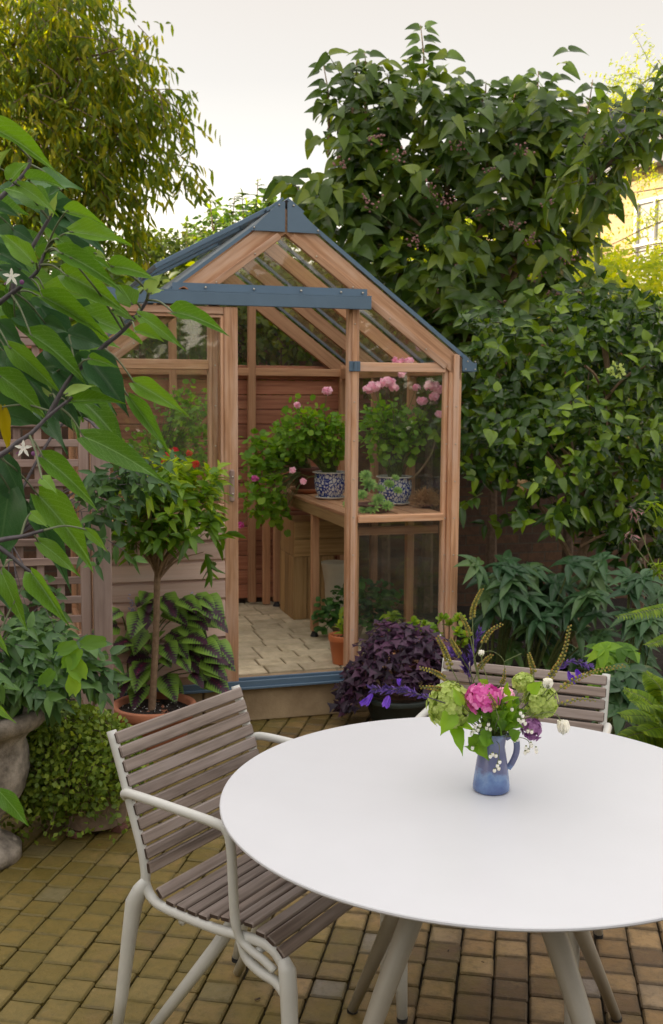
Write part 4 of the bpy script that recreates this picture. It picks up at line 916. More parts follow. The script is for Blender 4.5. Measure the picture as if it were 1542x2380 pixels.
# ================================================================ POTS AND POTTED PLANTS
def potmesh(c, r0, r1, h, rim=.02, wall=.012, lip=.012, fill=.03, seg=40, wob=0):
    m = MB(); m.lathe(c, [(0, 0), (r0, 0), (r0*1.01, .004), (r0+(r1-r0)*.97, h-rim), (r1+lip*.6, h-rim+.002), (r1+lip, h-rim*.7), (r1+lip, h-.006), (r1+lip*.6, h), (r1-wall*.4, h), (r1-wall, h-.006), (r1-wall, h-fill-.004), (0, h-fill-.004)], seg, wob=wob); return m
def soil(parent, c, r, z, gr=None):
    m = MB(); c = Vector(c); n = 16; k0 = 0; m.v.append(tuple(c+UP*(z+.004)))
    rings = 6
    for i in range(1, rings+1):
        for k in range(n): a = 6.283*k/n; q = r*i/rings; m.v.append((c.x+q*math.cos(a), c.y+q*math.sin(a), c.z+z+random.uniform(-.004, .006)))
    for k in range(n): m.face((0, 1+k, 1+(k+1) % n), [(0, 0)]*3, .5)
    for i in range(rings-1):
        for k in range(n): j = (k+1) % n; m.face((1+i*n+k, 1+(i+1)*n+k, 1+(i+1)*n+j, 1+i*n+j), [(0, 0)]*4, .5)
    for k in range(70):
        a = random.random()*6.283; q = r*math.sqrt(random.random())*.93; m.ball(c+Vector((q*math.cos(a), q*math.sin(a), z+.006)), random.uniform(.002, .0055), 5, 3)
    m.build('soil', M['soil'], parent)
    if gr:
        m = MB()
        for k in range(gr):
            a = random.random()*6.283; q = r*math.sqrt(random.random())*.9; m.ball(c+Vector((q*math.cos(a), q*math.sin(a), z+.009)), random.uniform(.0015, .003), 5, 3)
        m.build('grit', M['white_glaze'], parent)
# --- standard tree in a wide terracotta pot
pc = Y(358, 1634, 4.74); pz = pc.z; pc.z = 0
t = thing('potted_tree', 'small lollipop evergreen tree in a wide terracotta pot by the trellis', 'potted tree', pc)
potmesh(pc, .135, .180, pz, .05, .018, .012, .028, 56).build('pot', M['terracotta'], t, True); soil(t, pc, .163, pz-.030, 40)
ct = Y(392, 1215, 4.74); m = MB(); b0 = Vector((pc.x-.01, pc.y, pz-.03)); tw = Y(366, 1345, 4.74)
m.tube(bez([b0, b0.lerp(tw, .3)+Vector((.004, 0, 0)), b0.lerp(tw, .7)+Vector((.004, 0, 0)), tw, tw+Vector((.01, 0, .05))], 5), [.0175]*3+[.0155]*6+[.0145]*8+[.012]*4, 10, False)
P0, D0_ = in_blobs([(ct.x, ct.y, ct.z+.01, .21, .18, .18), (ct.x-.08, ct.y-.03, ct.z-.03, .15, .14, .15), (ct.x+.11, ct.y, ct.z-.03, .13, .12, .13), (ct.x+.10, ct.y, ct.z+.12, .12, .12, .14), (ct.x-.06, ct.y, ct.z+.13, .12, .12, .13)], 100, .3)
for i in range(0, 100, 2):
    p = Vector(P0[i]); m.tube(bez([tw+UP*random.uniform(-.03, .04), tw.lerp(p, .45)+Vector((0, 0, .02))+Vector(rdir(1)[0])*.015, p], 3), [.006, .005, .0045, .004, .003, .002, .0015], 5, False)
m.build('trunk', M['bark_light'], t)
D0_ = norm(D0_*.55+np.array([[0, 0, .75]])+RG.normal(size=(100, 3))*.35); lp, ld, td = twigs(P0, D0_, 5, .095*(.6+.8*RG.random(100)), .8)
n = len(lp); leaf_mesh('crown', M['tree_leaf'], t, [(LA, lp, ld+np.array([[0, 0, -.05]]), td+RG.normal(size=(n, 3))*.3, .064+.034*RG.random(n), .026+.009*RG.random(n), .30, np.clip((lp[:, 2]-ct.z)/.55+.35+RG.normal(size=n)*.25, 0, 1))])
# --- coleus behind it
cc = Vector((-1.0, 4.98, 0)); cc = Y(300, 1600, 4.93); cc.z = 0
t = thing('potted_coleus', 'lime and dark purple coleus with magenta centres behind the terracotta pot', 'plant', cc)
potmesh(cc, .05, .07, .17, .03).build('pot', M['terra_dark'], t)
gs = []; m = MB(); fp = MB()
spots = []
for k in range(64):
    px = random.uniform(268, 505); py = random.uniform(1375, 1600); spots.append((px, py))
spots = [(300, 1490), (330, 1455), (470, 1440), (430, 1400), (340, 1540), (420, 1530), (395, 1470), (280, 1420), (460, 1560), (300, 1570)]+spots
for k, (px, py) in enumerate(spots):
    yy = 4.86+random.uniform(-.07, .08); p = Y(px, py, yy); out = (p-Vector((cc.x+.12, 4.96, p.z-.05))).normalized(); d = Vector((out.x*1.2, -.45+out.y*.5, random.uniform(-.75, .25))).normalized()
    L = random.uniform(.075, .13); gs.append((leaf_template(8, 'heart', .05, .18, 2), np.array([p]), np.array([d]), np.array([Vector((random.uniform(-.3, .3), -.7, 1))]), L, L*.95, .2, np.array([random.random()])))
    if k < 24: m.tube(bez([cc+UP*.16+Vector((0, -.03, 0)), Vector((p.x*.5+cc.x*.5, 4.93, p.z*.7+.05)), p], 4), .003, 5, False)
leaf_mesh('leaves', M['coleus'], t, gs); m.build('stems', M['twig_green'], t)
pl_ = plain('pale_lilac', (.45, .42, .62), .6)
for (px, py) in ((310, 1425), (432, 1412), (445, 1395), (305, 1400), (425, 1440)):
    a = Y(px, py, 4.88)
    fp = MB()
    for k in range(26): fp.ball(a+Vector((random.uniform(-.012, .012), random.uniform(-.01, .01), random.uniform(-.05, .04))), .0036, 5, 3)
    fp.build('flower_spike', pl_, t)
# --- purple oxalis in a round dark pot
oc_ = Vector((.335, 5.08, 0))
t = thing('purple_oxalis', 'mound of dark purple shamrock leaves in a black pot beside the step', 'potted plant', oc_)
potmesh(oc_, .125, .165, .155, .03, .012, .008).build('pot', M['pot_green'], t, True)
def clover(name, mat, parent, C, n, size, stems_from, rad, flat=.4, leaflets=3, rn=None, hang=.3):
    gs = []; P0 = C; nn = norm(np.array([[0, -.35, 1.0]])+RG.normal(size=(n, 3))*.42+(P0-np.array(stems_from)[None])*1.2); an = RG.random(n)*6.28; t1 = norm(np.cross(nn, rdir(n))); t2 = np.cross(nn, t1); sz = size*(.7+.6*RG.random(n)); r_ = RG.random(n)
    for k in range(leaflets):
        a = (an+2*math.pi*k/leaflets)[:, None]; gs.append((leaf_template(3, 'lance' if leaflets == 3 else 'round', .12, .12) if 0 else (TRI if leaflets == 3 else RO), P0, t1*np.cos(a)+t2*np.sin(a)-nn*hang, nn, sz, sz*1.15, .1, r_))
    leaf_mesh(name, mat, parent, gs)
TRI = (np.array([(0, 0, 0), (.55, -.45, .06), (.55, .45, .06), (1, -1, .04), (.86, 0, -.04), (1, 1, .04), (.5, 0, -.02)]), [(0, 6, 1), (0, 2, 6), (1, 6, 4, 3), (6, 2, 5, 4)])
n = 470; d = rdir(n); d[:, 2] = np.abs(d[:, 2])*1.0-.35; d = norm(d); P0 = np.array([oc_.x-.01, oc_.y-.03, .30])+d*np.array([[.275, .16, .21]])*(.72+.35*RG.random((n, 1))); P0 = P0[P0[:, 2] > .17-.12*(np.abs(P0[:, 0]-oc_.x) > .16)]; P0[:, 2] -= np.maximum(0, oc_.x-.10-P0[:, 0])*.75; n = len(P0)
clover('leaves', M['oxalis_purple'], t, P0, n, .043, (oc_.x, oc_.y, .15), .2)
m = MB()
for i in range(0, n, 3): p = Vector(P0[i]); m.tube([Vector((oc_.x+random.uniform(-.08, .08), oc_.y-.02, .13)), Vector((p.x*.6+oc_.x*.4, p.y*.6+oc_.y*.4, p.z*.6+.10)), p], .0011, 4, False)
m.build('stems', plain('pale_stem', (.34, .18, .13), .6), t)
# --- white flowered succulent shrub at the corner
sc_ = Y(1040, 1600, 5.22); sc_.z = 0
t = thing('potted_crassula', 'small succulent shrub with glossy rounded leaves and white bells at the greenhouse corner', 'potted plant', sc_)
potmesh(sc_, .06, .085, .14, .03).build('pot', M['pot_green'], t, True); m = MB(); gs = []
for (px, py) in ((960, 1448), (975, 1470), (1000, 1462), (1015, 1475), (1045, 1455), (1060, 1470), (1068, 1440), (1030, 1440), (985, 1455), (1085, 1480), (1075, 1500)):
    p = Y(px, py, 5.18+random.uniform(-.04, .04)); m.tube(bez([sc_+UP*.13, Vector((p.x*.6+sc_.x*.4, 5.2, p.z*.6+.1)), p], 4), .0035, 6, False)
    n = 16; dd = norm(rdir(n)+np.array([[0, -.1, .7]])); gs.append((RO, np.array([p])+dd*.004, dd, rdir(n)*.4+np.array([[0, -.5, 1]]), .036, .021, .05, .4+.6*RG.random(n)))
leaf_mesh('leaves', M['tree_leaf'], t, gs); m.build('stems', M['bark_light'], t); m = MB()
for (px, py) in ((1002, 1492), (1032, 1532), (1044, 1540), (1036, 1500), (1018, 1528), (1024, 1480)): p = Y(px, py, 5.13); m = MB(); m.lathe(p-UP*.02, [(.0, .0), (.008, .002), (.006, .012), (.003, .034), (0, .036)], 7); m.build('bell', M['white_pet'], t)
# --- little leaved trailing plant in an old clay pot on feet
lc = Z(207, 1945); lc.y += .10
t = thing('trailing_plant', 'wiry tiny-leaved trailing plant spilling over an old clay pot', 'potted plant', lc)
potmesh(lc+UP*.025, .115, .155, .27, .035, .014, .01).build('pot', M['old_pot'], t, True)
for a in (-.4, 2.0, 4.2): m = MB(); m.obox(lc+Vector((.10*math.cos(a), .10*math.sin(a), .012)), Vector((math.cos(a), math.sin(a), 0)), Vector((-math.sin(a), math.cos(a), 0)), UP, .06, .05, .024, .004); m.build('pot_foot', M['terra_dark'], t)
n = 9500; d = rdir(n); P0 = np.array([lc.x-.09, lc.y-.06, .27])+d*np.array([[.27, .21, .19]])*(.35+.72*RG.random((n, 1))**.5)
fall = RG.random(n) < .16; P0[fall, 2] -= RG.random(fall.sum())*.2; P0[fall, 0] += RG.normal(size=fall.sum())*.05
P0 = P0[P0[:, 2] > .02]; P0 = P0[~((np.hypot(P0[:, 0]-lc.x, P0[:, 1]-lc.y) < .15) & (P0[:, 2] < .28))]; n = len(P0)
leaf_mesh('leaves', M['tiny_leaf'], t, [(leaf_template(2, 'round', .1, .05), P0, rdir(n), rdir(n)+np.array([[0, -.5, .8]]), .019+.009*RG.random(n), .016+.008*RG.random(n), 0, None)])
m = MB()
for i in range(0, n, 22):
    p = Vector(P0[i]); q = Vector((lc.x+random.uniform(-.1, .1), lc.y+random.uniform(-.08, .08), .30)); m.tube([q, (q+p)/2+UP*.05+Vector(rdir(1)[0])*.03, p, p+Vector(rdir(1)[0])*.04-UP*.02], [.0011]*4, 3, False)
m.build('wiry_stems', plain('wire_stem', (.07, .035, .02), .6), t)
# --- stone urn at the left edge
uc = Vector((-1.20, 3.55, 0)); uz = .535
t = thing('stone_urn', 'large lichen grey carved stone urn at the left edge planted with glossy climbers', 'urn', uc)
m = MB(); m.lathe(uc, [(0, 0), (.135, 0), (.135, .04), (.11, .06), (.07, .085), (.062, .12), (.075, .15), (.12, .19), (.155, .25), (.165, .32), (.160, .38), (.155, .42), (.175, .45), (.215, .475), (.235, .50), (.238, .525), (.225, .54), (.19, .535), (.17, .50), (0, .49)], 64, wob=.01)
rr2 = random.Random(2)
for i, (x, y, z) in enumerate(m.v):
    q = 1+.035*math.sin(z*60+3*math.atan2(y-uc.y, x-uc.x))*math.sin(7*math.atan2(y-uc.y, x-uc.x)+z*22)*(1 if .15 < z < .45 else .15); m.v[i] = (uc.x+(x-uc.x)*q, uc.y+(y-uc.y)*q, z)
m.build('bowl', M['grey_stone'], t, True)
gs = []; m = MB(); n = 110; P0, dd = in_blobs([(-1.10, 3.55, .70, .19, .18, .08), (-.96, 3.55, .69, .15, .12, .05), (-1.2, 3.5, .74, .2, .2, .08)], n, .1)
D_ = norm(dd*.6+np.array([[.35, -.3, -.25]])); lp, ld, td = twigs(P0, D_, 4, .13*(.6+.6*RG.random(n)), .8); k = len(lp)
leaf_mesh('leaves', M['trellis_leaf'], t, [(OV, lp, ld+np.array([[.1, 0, -.15]]), td*.3+RG.normal(size=(k, 3))*.3+np.array([[0, -.7, .9]]), .055+.028*RG.random(k), .026+.010*RG.random(k), .2, None)]); twig_tubes(m, P0, D_, .13*np.ones(n), .0022)
gs = []
for (px, py, L, an) in ((185, 1500, .10, .2), (150, 1560, .11, 1), (195, 1585, .12, 2), (130, 1520, .09, .5), (170, 1620, .10, 1.5), (95, 1600, .09, 1)): gs.append((LOB, np.array([Y(px, py, 3.36)]), np.array([[math.cos(an), .1, math.sin(an)]]), np.array([[.1, -1, .5]]), L, L*.55*1.9/2, .1, np.array([random.random()])))
leaf_mesh('geranium_leaves', M['geranium'], t, gs)
for k in range(14): m.tube(bez([uc+UP*.5, Vector(P0[k*7]).lerp(uc+UP*.6, .5), Vector(P0[k*7])], 3), .003, 4, False)
m.build('stems', M['twig_dark'], t)
m = MB(); f_ = Z(8, 1985); m.lathe(f_, [(0, 0), (.05, 0), (.055, .03), (.045, .06), (0, .07)], 16, wob=.1); tag(m.build('worn_stone', M['grey_stone'], None, True), 'worn pinkish stone lump on the pavers by the urn base', 'stone')

# ---------------- inside the greenhouse
def saucer(parent, c, r, h, mat): m = MB(); m.lathe(c, [(0, 0), (r*.8, 0), (r, h*.6), (r*1.03, h), (r*.97, h), (r*.8, .006), (0, .006)], 36); m.build('saucer', mat, parent, True)
def geranium_bush(t, blobs, base, n, size, flowers, fr=.03, fmat='soft_pink', mat='geranium', trail=0.0, stems=14):
    P0, dd = in_blobs(blobs, n, .25); dirv = norm(dd*.8+RG.normal(size=(n, 3))*.5+np.array([[0, -.3, .1-trail]])); nn = norm(np.array([[0, -.55, .9]])+dd*.5+RG.normal(size=(n, 3))*.35)
    P0 = P0+RG.normal(size=(n, 3))*.022; sz = size*.85*(.45+.85*RG.random(n)); leaf_mesh('leaves', M[mat], t, [(LOB, P0, dirv, nn, sz, sz*.95, .15, np.clip(.15+.8*RG.random(n), 0, 1))])
    m = MB()
    for i in range(0, n, 7): p = Vector(P0[i]); q = Vector(base)+Vector((random.uniform(-.03, .03), random.uniform(-.03, .03), 0)); m.tube(bez([q, (q+p)/2+Vector(rdir(1)[0])*.02+UP*.02, p], 3), [.003, .003, .0028, .0024, .002, .0016, .0014], 4, False)
    for (p, r) in flowers: q = Vector(base); p = Vector(p); m.tube(bez([q, (q+p)/2+Vector(rdir(1)[0])*.03, p], 4), .0016, 4, False)
    m.build('stems', M['twig_green'], t)
    for (p, r) in flowers:
        k = max(5, int(34*(r/.04)**1.3)); d = rdir(k); c = np.array(p)+d*r*np.array([[1.15, .8, .7]])*(.35+.8*RG.random((k, 1)));
        gs = []
        for j in range(5):
            t1 = norm(np.cross(d, [[.31, .2, .93]])); t2 = np.cross(d, t1); a = 1.2566*j; gs.append((RO, c, t1*math.cos(a)+t2*math.sin(a)+d*.2+RG.normal(size=(k, 3))*.15, d, .019, .016, .1, None))
        leaf_mesh('flower_head', M[fmat], t, gs)
BZ = .985
def pl(px, py, v): P_ = GF(px, py, v); return P_
# blue and white pots
for (px, v, u_lbl, lab, blobs, fl) in (
    (768, 1.02, 0, 'blue and white china pot of geranium, seen through the open door', None, None),
    (918, .62, 1, 'blue and white china pot of tall pink geranium behind the right pane', None, None)):
    yb = GF(px, 1165, v); cpt = Vector((yb.x, yb.y, BZ)); t = thing('potted_geranium', lab, 'potted plant', cpt, 'china potted geraniums on the bench')
    saucer(t, cpt, .088, .016, M['white_glaze'])
    m = MB(); m.lathe(cpt+UP*.008, [(0, 0), (.062, 0), (.072, .01), (.090, .05), (.096, .10), (.092, .135), (.100, .147), (.105, .150), (.103, .153), (.088, .149), (.086, .13), (0, .128)], 48); m.build('pot', M['blue_white'], t, True)
    m = MB(); m.lathe(cpt+UP*.155, [(.106, 0), (.107, .003), (.103, .006), (.088, .004), (.088, 0)], 48); m.build('rim', M['white_glaze'], t, True)
    b = cpt+UP*.14
    if u_lbl == 0:
        a = pl(735, 1005, v); a2 = pl(700, 1010, v); geranium_bush(t, [(a.x+.03, a.y, a.z, .17, .14, .15), (a2.x-.02, a2.y, a2.z+.02, .12, .12, .15), (a.x+.1, a.y, a.z-.04, .1, .12, .13)], b, 700, .046, [(pl(760, 908, v-.1), .024), (pl(693, 941, v-.1), .012), (pl(705, 1118, v-.15), .010), (pl(680, 1092, v-.1), .008)])
    else:
        a = pl(905, 1010, v); geranium_bush(t, [(a.x, a.y, a.z, .17, .13, .16), (a.x+.1, a.y, a.z+.02, .10, .1, .13), (a.x-.03, a.y, a.z+.07, .13, .1, .1)], b, 560, .050,
            [(pl(870, 897, v-.15), .034), (pl(900, 888, v-.15), .036), (pl(855, 905, v-.15), .025), (pl(915, 900, v-.13), .018), (pl(935, 868, v-.12), .016), (pl(1003, 895, v-.2), .032), (pl(1020, 905, v-.2), .028), (pl(1010, 920, v-.2), .022), (pl(968, 900, v-.1), .014), (pl(982, 930, v-.15), .026), (pl(1022, 962, v-.2), .014), (pl(925, 840, v), .026), (pl(950, 838, v), .02)])
        m = MB(); m.tube(bez([b, pl(960, 1110, v-.1), pl(1000, 1060, v-.1), pl(1015, 1010, v-.1)], 6), [.006]*19, 6, False); m.build('woody_stem', M['bark_light'], t)
# dark clay pot with the trailing green geranium
yb = GF(712, 1140, 1.42); cpt = Vector((yb.x, yb.y, BZ)); t = thing('trailing_geranium', 'leafy trailing geranium in a dark clay pot at the far end of the bench', 'potted plant', cpt)
saucer(t, cpt, .095, .030, M['terracotta']); potmesh(cpt+UP*.01, .062, .085, .15, .03, .01, .004).build('pot', M['terra_dark'], t, True)
a = pl(615, 1060, 1.35); a2 = pl(615, 1150, 1.25); a3 = pl(665, 1030, 1.4); a4 = pl(650, 1190, 1.3); geranium_bush(t, [(a.x, a.y, a.z, .12, .13, .13), (a2.x, a2.y, a2.z, .12, .12, .15), (a3.x, a3.y, a3.z, .13, .1, .12), (a4.x, a4.y, a4.z, .06, .06, .08)], cpt+UP*.15, 900, .052, [(pl(592, 1112, 1.1), .012), (pl(560, 1220, 1.1), .014)], fmat='pink', trail=.3)
# red geranium on the low staging behind the door
cpt = G(-.52, .62, .945); t = thing('red_geranium', 'feathery green geranium with scarlet flowers behind the door glass', 'potted plant', cpt)
potmesh(cpt, .07, .10, .16, .03).build('pot', M['terracotta'], t, True)
a = pl(440, 960, .62); a2 = pl(420, 1050, .62); a3 = pl(350, 1050, .62); geranium_bush(t, [(a.x, a.y, a.z, .14, .2, .13), (a2.x, a2.y, a2.z, .18, .2, .12), (a3.x, a3.y, a3.z, .14, .18, .1)], cpt+UP*.14, 1100, .036, [(pl(390, 1062, .3), .028), (pl(405, 1050, .3), .022), (pl(455, 1078, .3), .014), (pl(440, 1052, .3), .008), (pl(380, 1070, .3), .016)], fmat='red_pet')
# succulent bowl
yb = GF(872, 1192, .30); cpt = Vector((yb.x, yb.y, BZ)); t = thing('succulent_bowl', 'shallow clay bowl crowded with pale green rosette succulents', 'potted plant', cpt)
potmesh(cpt, .07, .085, .045, .015).build('pot', M['terra_dark'], t, True); gs = []
for (px, py, r) in ((858, 1125, .055), (840, 1150, .04), (880, 1160, .042), (905, 1125, .035), (925, 1140, .03), (868, 1180, .045), (900, 1175, .04), (885, 1135, .03), (810, 1170, .035), (845, 1185, .03), (920, 1110, .025), (850, 1105, .04)):
    c = np.array(GF(px, py, .24+random.uniform(-.04, .04)))
    n0 = norm(np.array([[random.gauss(0, .25), -.75, .8]]))[0]; t1 = norm(np.cross(n0, [[.3, .2, .9]]))[0]; t2 = np.cross(n0, t1)
    for ring, (k, tilt, q) in enumerate(((11, .12, 1), (10, .4, .88), (8, .85, .68), (6, 1.7, .45))):
        for j in range(k): an = 6.283*(j+.5*ring)/k; gs.append((OV, c[None], (t1*math.cos(an)+t2*math.sin(an)+n0*tilt)[None], n0[None], r*q, r*.5*q, 0, np.array([random.random()])))
leaf_mesh('rosettes', M['succulent'], t, gs)
# dry grass ball
yb = GF(990, 1185, .42); c = Vector((yb.x, yb.y, BZ)); t = thing('dry_plant', 'ball of dried straw coloured stems on the bench corner', 'dried plant', c)
n = 1500; d = rdir(n); d[:, 2] = np.abs(d[:, 2]); leaf_mesh('stems', M['dry'], t, [(LO2, np.array(c+UP*.02)+d*np.array([[.075, .06, .085]])*RG.random((n, 1)), norm(d+RG.normal(size=(n, 3))*.9), rdir(n), .030, .0030, .1, None)])
potmesh(c, .03, .04, .02, .008).build('pot', M['terra_dark'], t)
# crates under the bench
c1 = (.60, 1.60)
for (z0, h, w_, dp, lab, du) in ((.182, .40, .27, .34, 'stained pine crate standing on end under the bench, lower of the two', 0), (.584, .22, .34, .36, 'pine crate lying on top of the stained crate under the bench', .04)):
    t = thing('wooden_crate', lab, 'crate', G(c1[0]+du, c1[1], z0), 'wooden crates stacked under the bench')
    for (nm, cu, cv, L, Wd) in (('front_panel', 0, -dp/2, w_, .016), ('back_panel', 0, dp/2, w_, .016), ('side_panel', -w_/2+.008, 0, .016, dp-.034), ('side_panel', w_/2-.008, 0, .016, dp-.034)):
        m = MB(); kk = 3 if h > .3 else 2
        if L > Wd:
            for j in range(kk): m.obox(G(c1[0]+du-L/2+L/kk*(j+.5), c1[1]+cv, z0+h/2), UP, GU, GV, h, L/kk-.004, .016, .002) if h > .3 else m.obox(G(c1[0]+du, c1[1]+cv, z0+h/kk*(j+.5)), GU, UP, GV, L, h/kk-.003, .016, .002)
        else:
            for j in range(kk): m.obox(G(c1[0]+du+cu, c1[1]-Wd/2+Wd/kk*(j+.5), z0+h/2), UP, GV, GU, h, Wd/kk-.004, .016, .002)
        m.build(nm, M['crate'], t)
    m = MB(); m.obox(G(c1[0]+du, c1[1], z0+h-.006), GU, GV, UP, w_-.034, dp-.034, .01); m.build('top_panel', M['crate'], t)
yb = GF(780, 1440, 1.25); c = Vector((yb.x, yb.y, .182)); t = thing('cream_pot', 'tall empty cream flared pot under the bench', 'pot', c); 
m = MB(); m.lathe(c, [(0, 0), (.06, 0), (.062, .1), (.068, .25), (.085, .36), (.092, .385), (.088, .387), (.078, .36), (.055, .2), (0, .05)], 36); m.build('body', M['cream_pot'], t, True)
# four leaf oxalis bush in a low pot
yb = Z(800, 1485, .19); c = Vector((yb.x+.02, yb.y+.05, .182)); t = thing('green_oxalis', 'bushy dark green four-leaf oxalis in a low pot under the bench', 'potted plant', c); potmesh(c, .07, .10, .10, .02).build('pot', M['old_pot'], t, True)
n = 480; P0, dd = in_blobs([(c.x+.02, c.y, .36, .20, .16, .13), (c.x-.10, c.y-.03, .32, .10, .1, .12), (c.x+.2, c.y, .40, .14, .15, .13), (c.x+.05, c.y+.02, .46, .12, .12, .09)], n, .3); clover('leaves', M['oxalis_green'], t, P0, n, .020, (c.x, c.y, .3), .2, leaflets=4, hang=.1)
m = MB()
for i in range(0, n, 4): m.tube([c+UP*.09, (c+Vector(P0[i]))/2+UP*.06, Vector(P0[i])], .0009, 3, False)
m.build('stems', M['twig_green'], t)
# two seedlings in orange pots
for (px, py, v, lab, r) in ((797, 1533, .30, 'orange plastic pot with a leafy seedling just inside the doorway', .072), (908, 1550, .26, 'orange plastic pot with a pale seedling behind the lower glass', .066)):
    yb = GF(px, py, v); c = Vector((yb.x, yb.y, .182)); t = thing('potted_seedling', lab, 'potted plant', c, 'orange pots on the greenhouse floor')
    potmesh(c, r*.74, r, .155, .035, .006, .005, .02).build('pot', M['plastic_orange'], t, True); soil(t, c, r-.008, .13)
    m = MB(); m.tube([c+UP*.13, c+UP*.24], [.003, .0015], 5, False); m.build('stem', M['twig_green'], t); n = 26
    P0 = np.array(c)+np.stack([RG.normal(size=n)*.012, RG.normal(size=n)*.012, .16+.11*RG.random(n)], 1); dd = rdir(n); dd[:, 2] = np.abs(dd[:, 2])*.6; leaf_mesh('leaves', M['tree_leaf'], t, [(OV, P0, dd, rdir(n)*.3+np.array([[0, -.5, 1]]), .05+.02*RG.random(n), .022, .2, .5+.5*RG.random(n))])
# fallen leaf on the door track
c = GF(435, 669, TV-.07+.03); c = G((c-GA).dot(GU), TV+.03, 2.0745); leaf_o = leaf_mesh('fallen_leaf', M['dry_leaf'], None, [(AC, np.array([c+GU*(-.022)]), np.array([[1, .1, .35]]), np.array([[0, -.2, 1]]), .055, .034, .35, np.array([.8])), (AC, np.array([c+GU*(-.012)]), np.array([[1, .3, .2]]), np.array([[0, -.6, .6]]), .045, .03, .3, np.array([.3]))])
tag(leaf_o, 'curled brown dead leaf lying on the blue door track', 'leaf')
# ================================================================ TREES AND SHRUBS
def BL(px, py, y, rx, rz, ry=None):
    c = Y(px, py, y); k = y/FPX; return (c.x, c.y, c.z, rx*k, ry if ry else max(rx, rz)*k*.8, rz*k)
def crown(name, parent, mat, blobs, n_tw, nl, tl, L, W, tpl, dirf, spread=.6, bend=.2, shell=.45, droop=0, up=.7, pair=True, twigmat=None, tr0=.004, tstride=2, rndf=None, face=.5):
    P0, dd = in_blobs(blobs, n_tw, shell); D_ = norm(dirf(P0, dd)); tls = tl*(.6+.8*RG.random(n_tw)); lp, ld, td = twigs(P0, D_, nl, tls, spread, pair); k = len(lp)
    nn = RG.normal(size=(k, 3))*.35+np.array([[0, -face, up]])
    leaf_mesh(name, mat, parent, [(tpl, lp, ld+np.array([[0, 0, -droop]]), nn, L*(.65+.6*RG.random(k)), W*(.7+.5*RG.random(k)), bend, rndf(lp) if rndf else None)])
    if twigmat:
        m = MB(); twig_tubes(m, P0, D_, tls, tr0, tstride); m.build('twigs', twigmat, parent)
    return P0
def limbs(m, base, P0, k, r0, via=.5, lift=.1):
    base = Vector(base)
    for i in range(k):
        p = Vector(P0[int(i*len(P0)/k)]); mid = base.lerp(p, via)+Vector(rdir(1)[0])*(p-base).length*.08+UP*lift; m.tube(bez([base, mid, p], 4), [r0*(1-.1*j) for j in range(9)], 6, False)
nz = lambda n, s: RG.normal(size=(n, 3))*s
# cherry-like tree, upper left
t = thing('weeping_tree', 'tall sunlit tree with hanging narrow leaves filling the upper left', 'tree', (-4.6, 12, 0))
bl = [BL(40, 90, 11, 210, 170), BL(170, 60, 11, 90, 90), BL(220, 170, 11, 110, 90), BL(120, 330, 11, 200, 150), BL(290, 330, 11, 120, 80), BL(400, 236, 10.8, 62, 16, .3), BL(415, 385, 10.8, 55, 32, .3), BL(330, 240, 11, 80, 40),
      BL(250, 460, 11, 95, 80), BL(90, 490, 11, 150, 90), BL(310, 70, 11, 28, 22, .3), BL(-60, 250, 11.4, 200, 330), BL(270, 545, 11, 60, 50), BL(300, 150, 11, 60, 40, .4)]
P0 = crown('crown', t, M['cherry_leaf'], bl, 2700, 6, .30, .115, .036, LA, lambda P, d: d*.5+np.array([[.25, 0, -.45]])+nz(len(P), .3), .35, .15, .2, 1.0, .3, False, M['bark'], .006, 3)
m = MB(); m.tube([(-4.6, 12, 0), (-4.5, 12, 1.6), (-4.2, 11.8, 3.0), (-4.0, 11.5, 4.6)], [.19, .16, .13, .09], 10, False); limbs(m, (-4.3, 11.8, 2.9), P0, 26, .035, .5, .5); m.build('trunk', M['bark'], t)
# big broad leaved tree behind the greenhouse
t = thing('broadleaf_tree', 'large dark green broadleaf tree with pink berries behind the greenhouse', 'tree', (1.0, 8.0, 0))
yb = 8.0
bl = [BL(770, 250, yb, 55, 75, .4), BL(850, 200, yb, 70, 60, .4), BL(900, 270, yb, 120, 90), BL(1100, 290, yb, 170, 85), BL(1245, 250, yb, 90, 70, .4), BL(1010, 210, yb, 60, 40, .4), BL(1290, 360, yb, 110, 90), BL(900, 420, yb, 170, 110), BL(1110, 440, yb, 200, 130), BL(1330, 470, yb, 80, 90, .5),
      BL(790, 500, yb, 100, 80, .5), BL(940, 600, yb, 180, 100), BL(1180, 600, yb, 190, 100), BL(1060, 710, yb-.4, 120, 80, .5), BL(1250, 720, yb-.4, 130, 70, .5), BL(1000, 690, yb-.6, 60, 100, .3), BL(720, 480, yb+.2, 45, 40, .3), BL(1130, 780, yb-.8, 60, 60, .3)]
bl = [(a+(.16 if a < .1 else .07 if a < .6 else 0), b, c-.16-(.10 if c > 3.1 else 0), d, e, f*.92) for a, b, c, d, e, f in bl]
P0 = crown('crown', t, M['cler_leaf'], bl, 400, 5, .40, .136, .084, HE, lambda P, d: d*.55+np.array([[0, -.1, .75]])+nz(len(P), .3), .45, .28, .30, .35, .55, True, M['twig_green'], .006, 3, face=.8)
gs = []; m = MB(); shoots = []
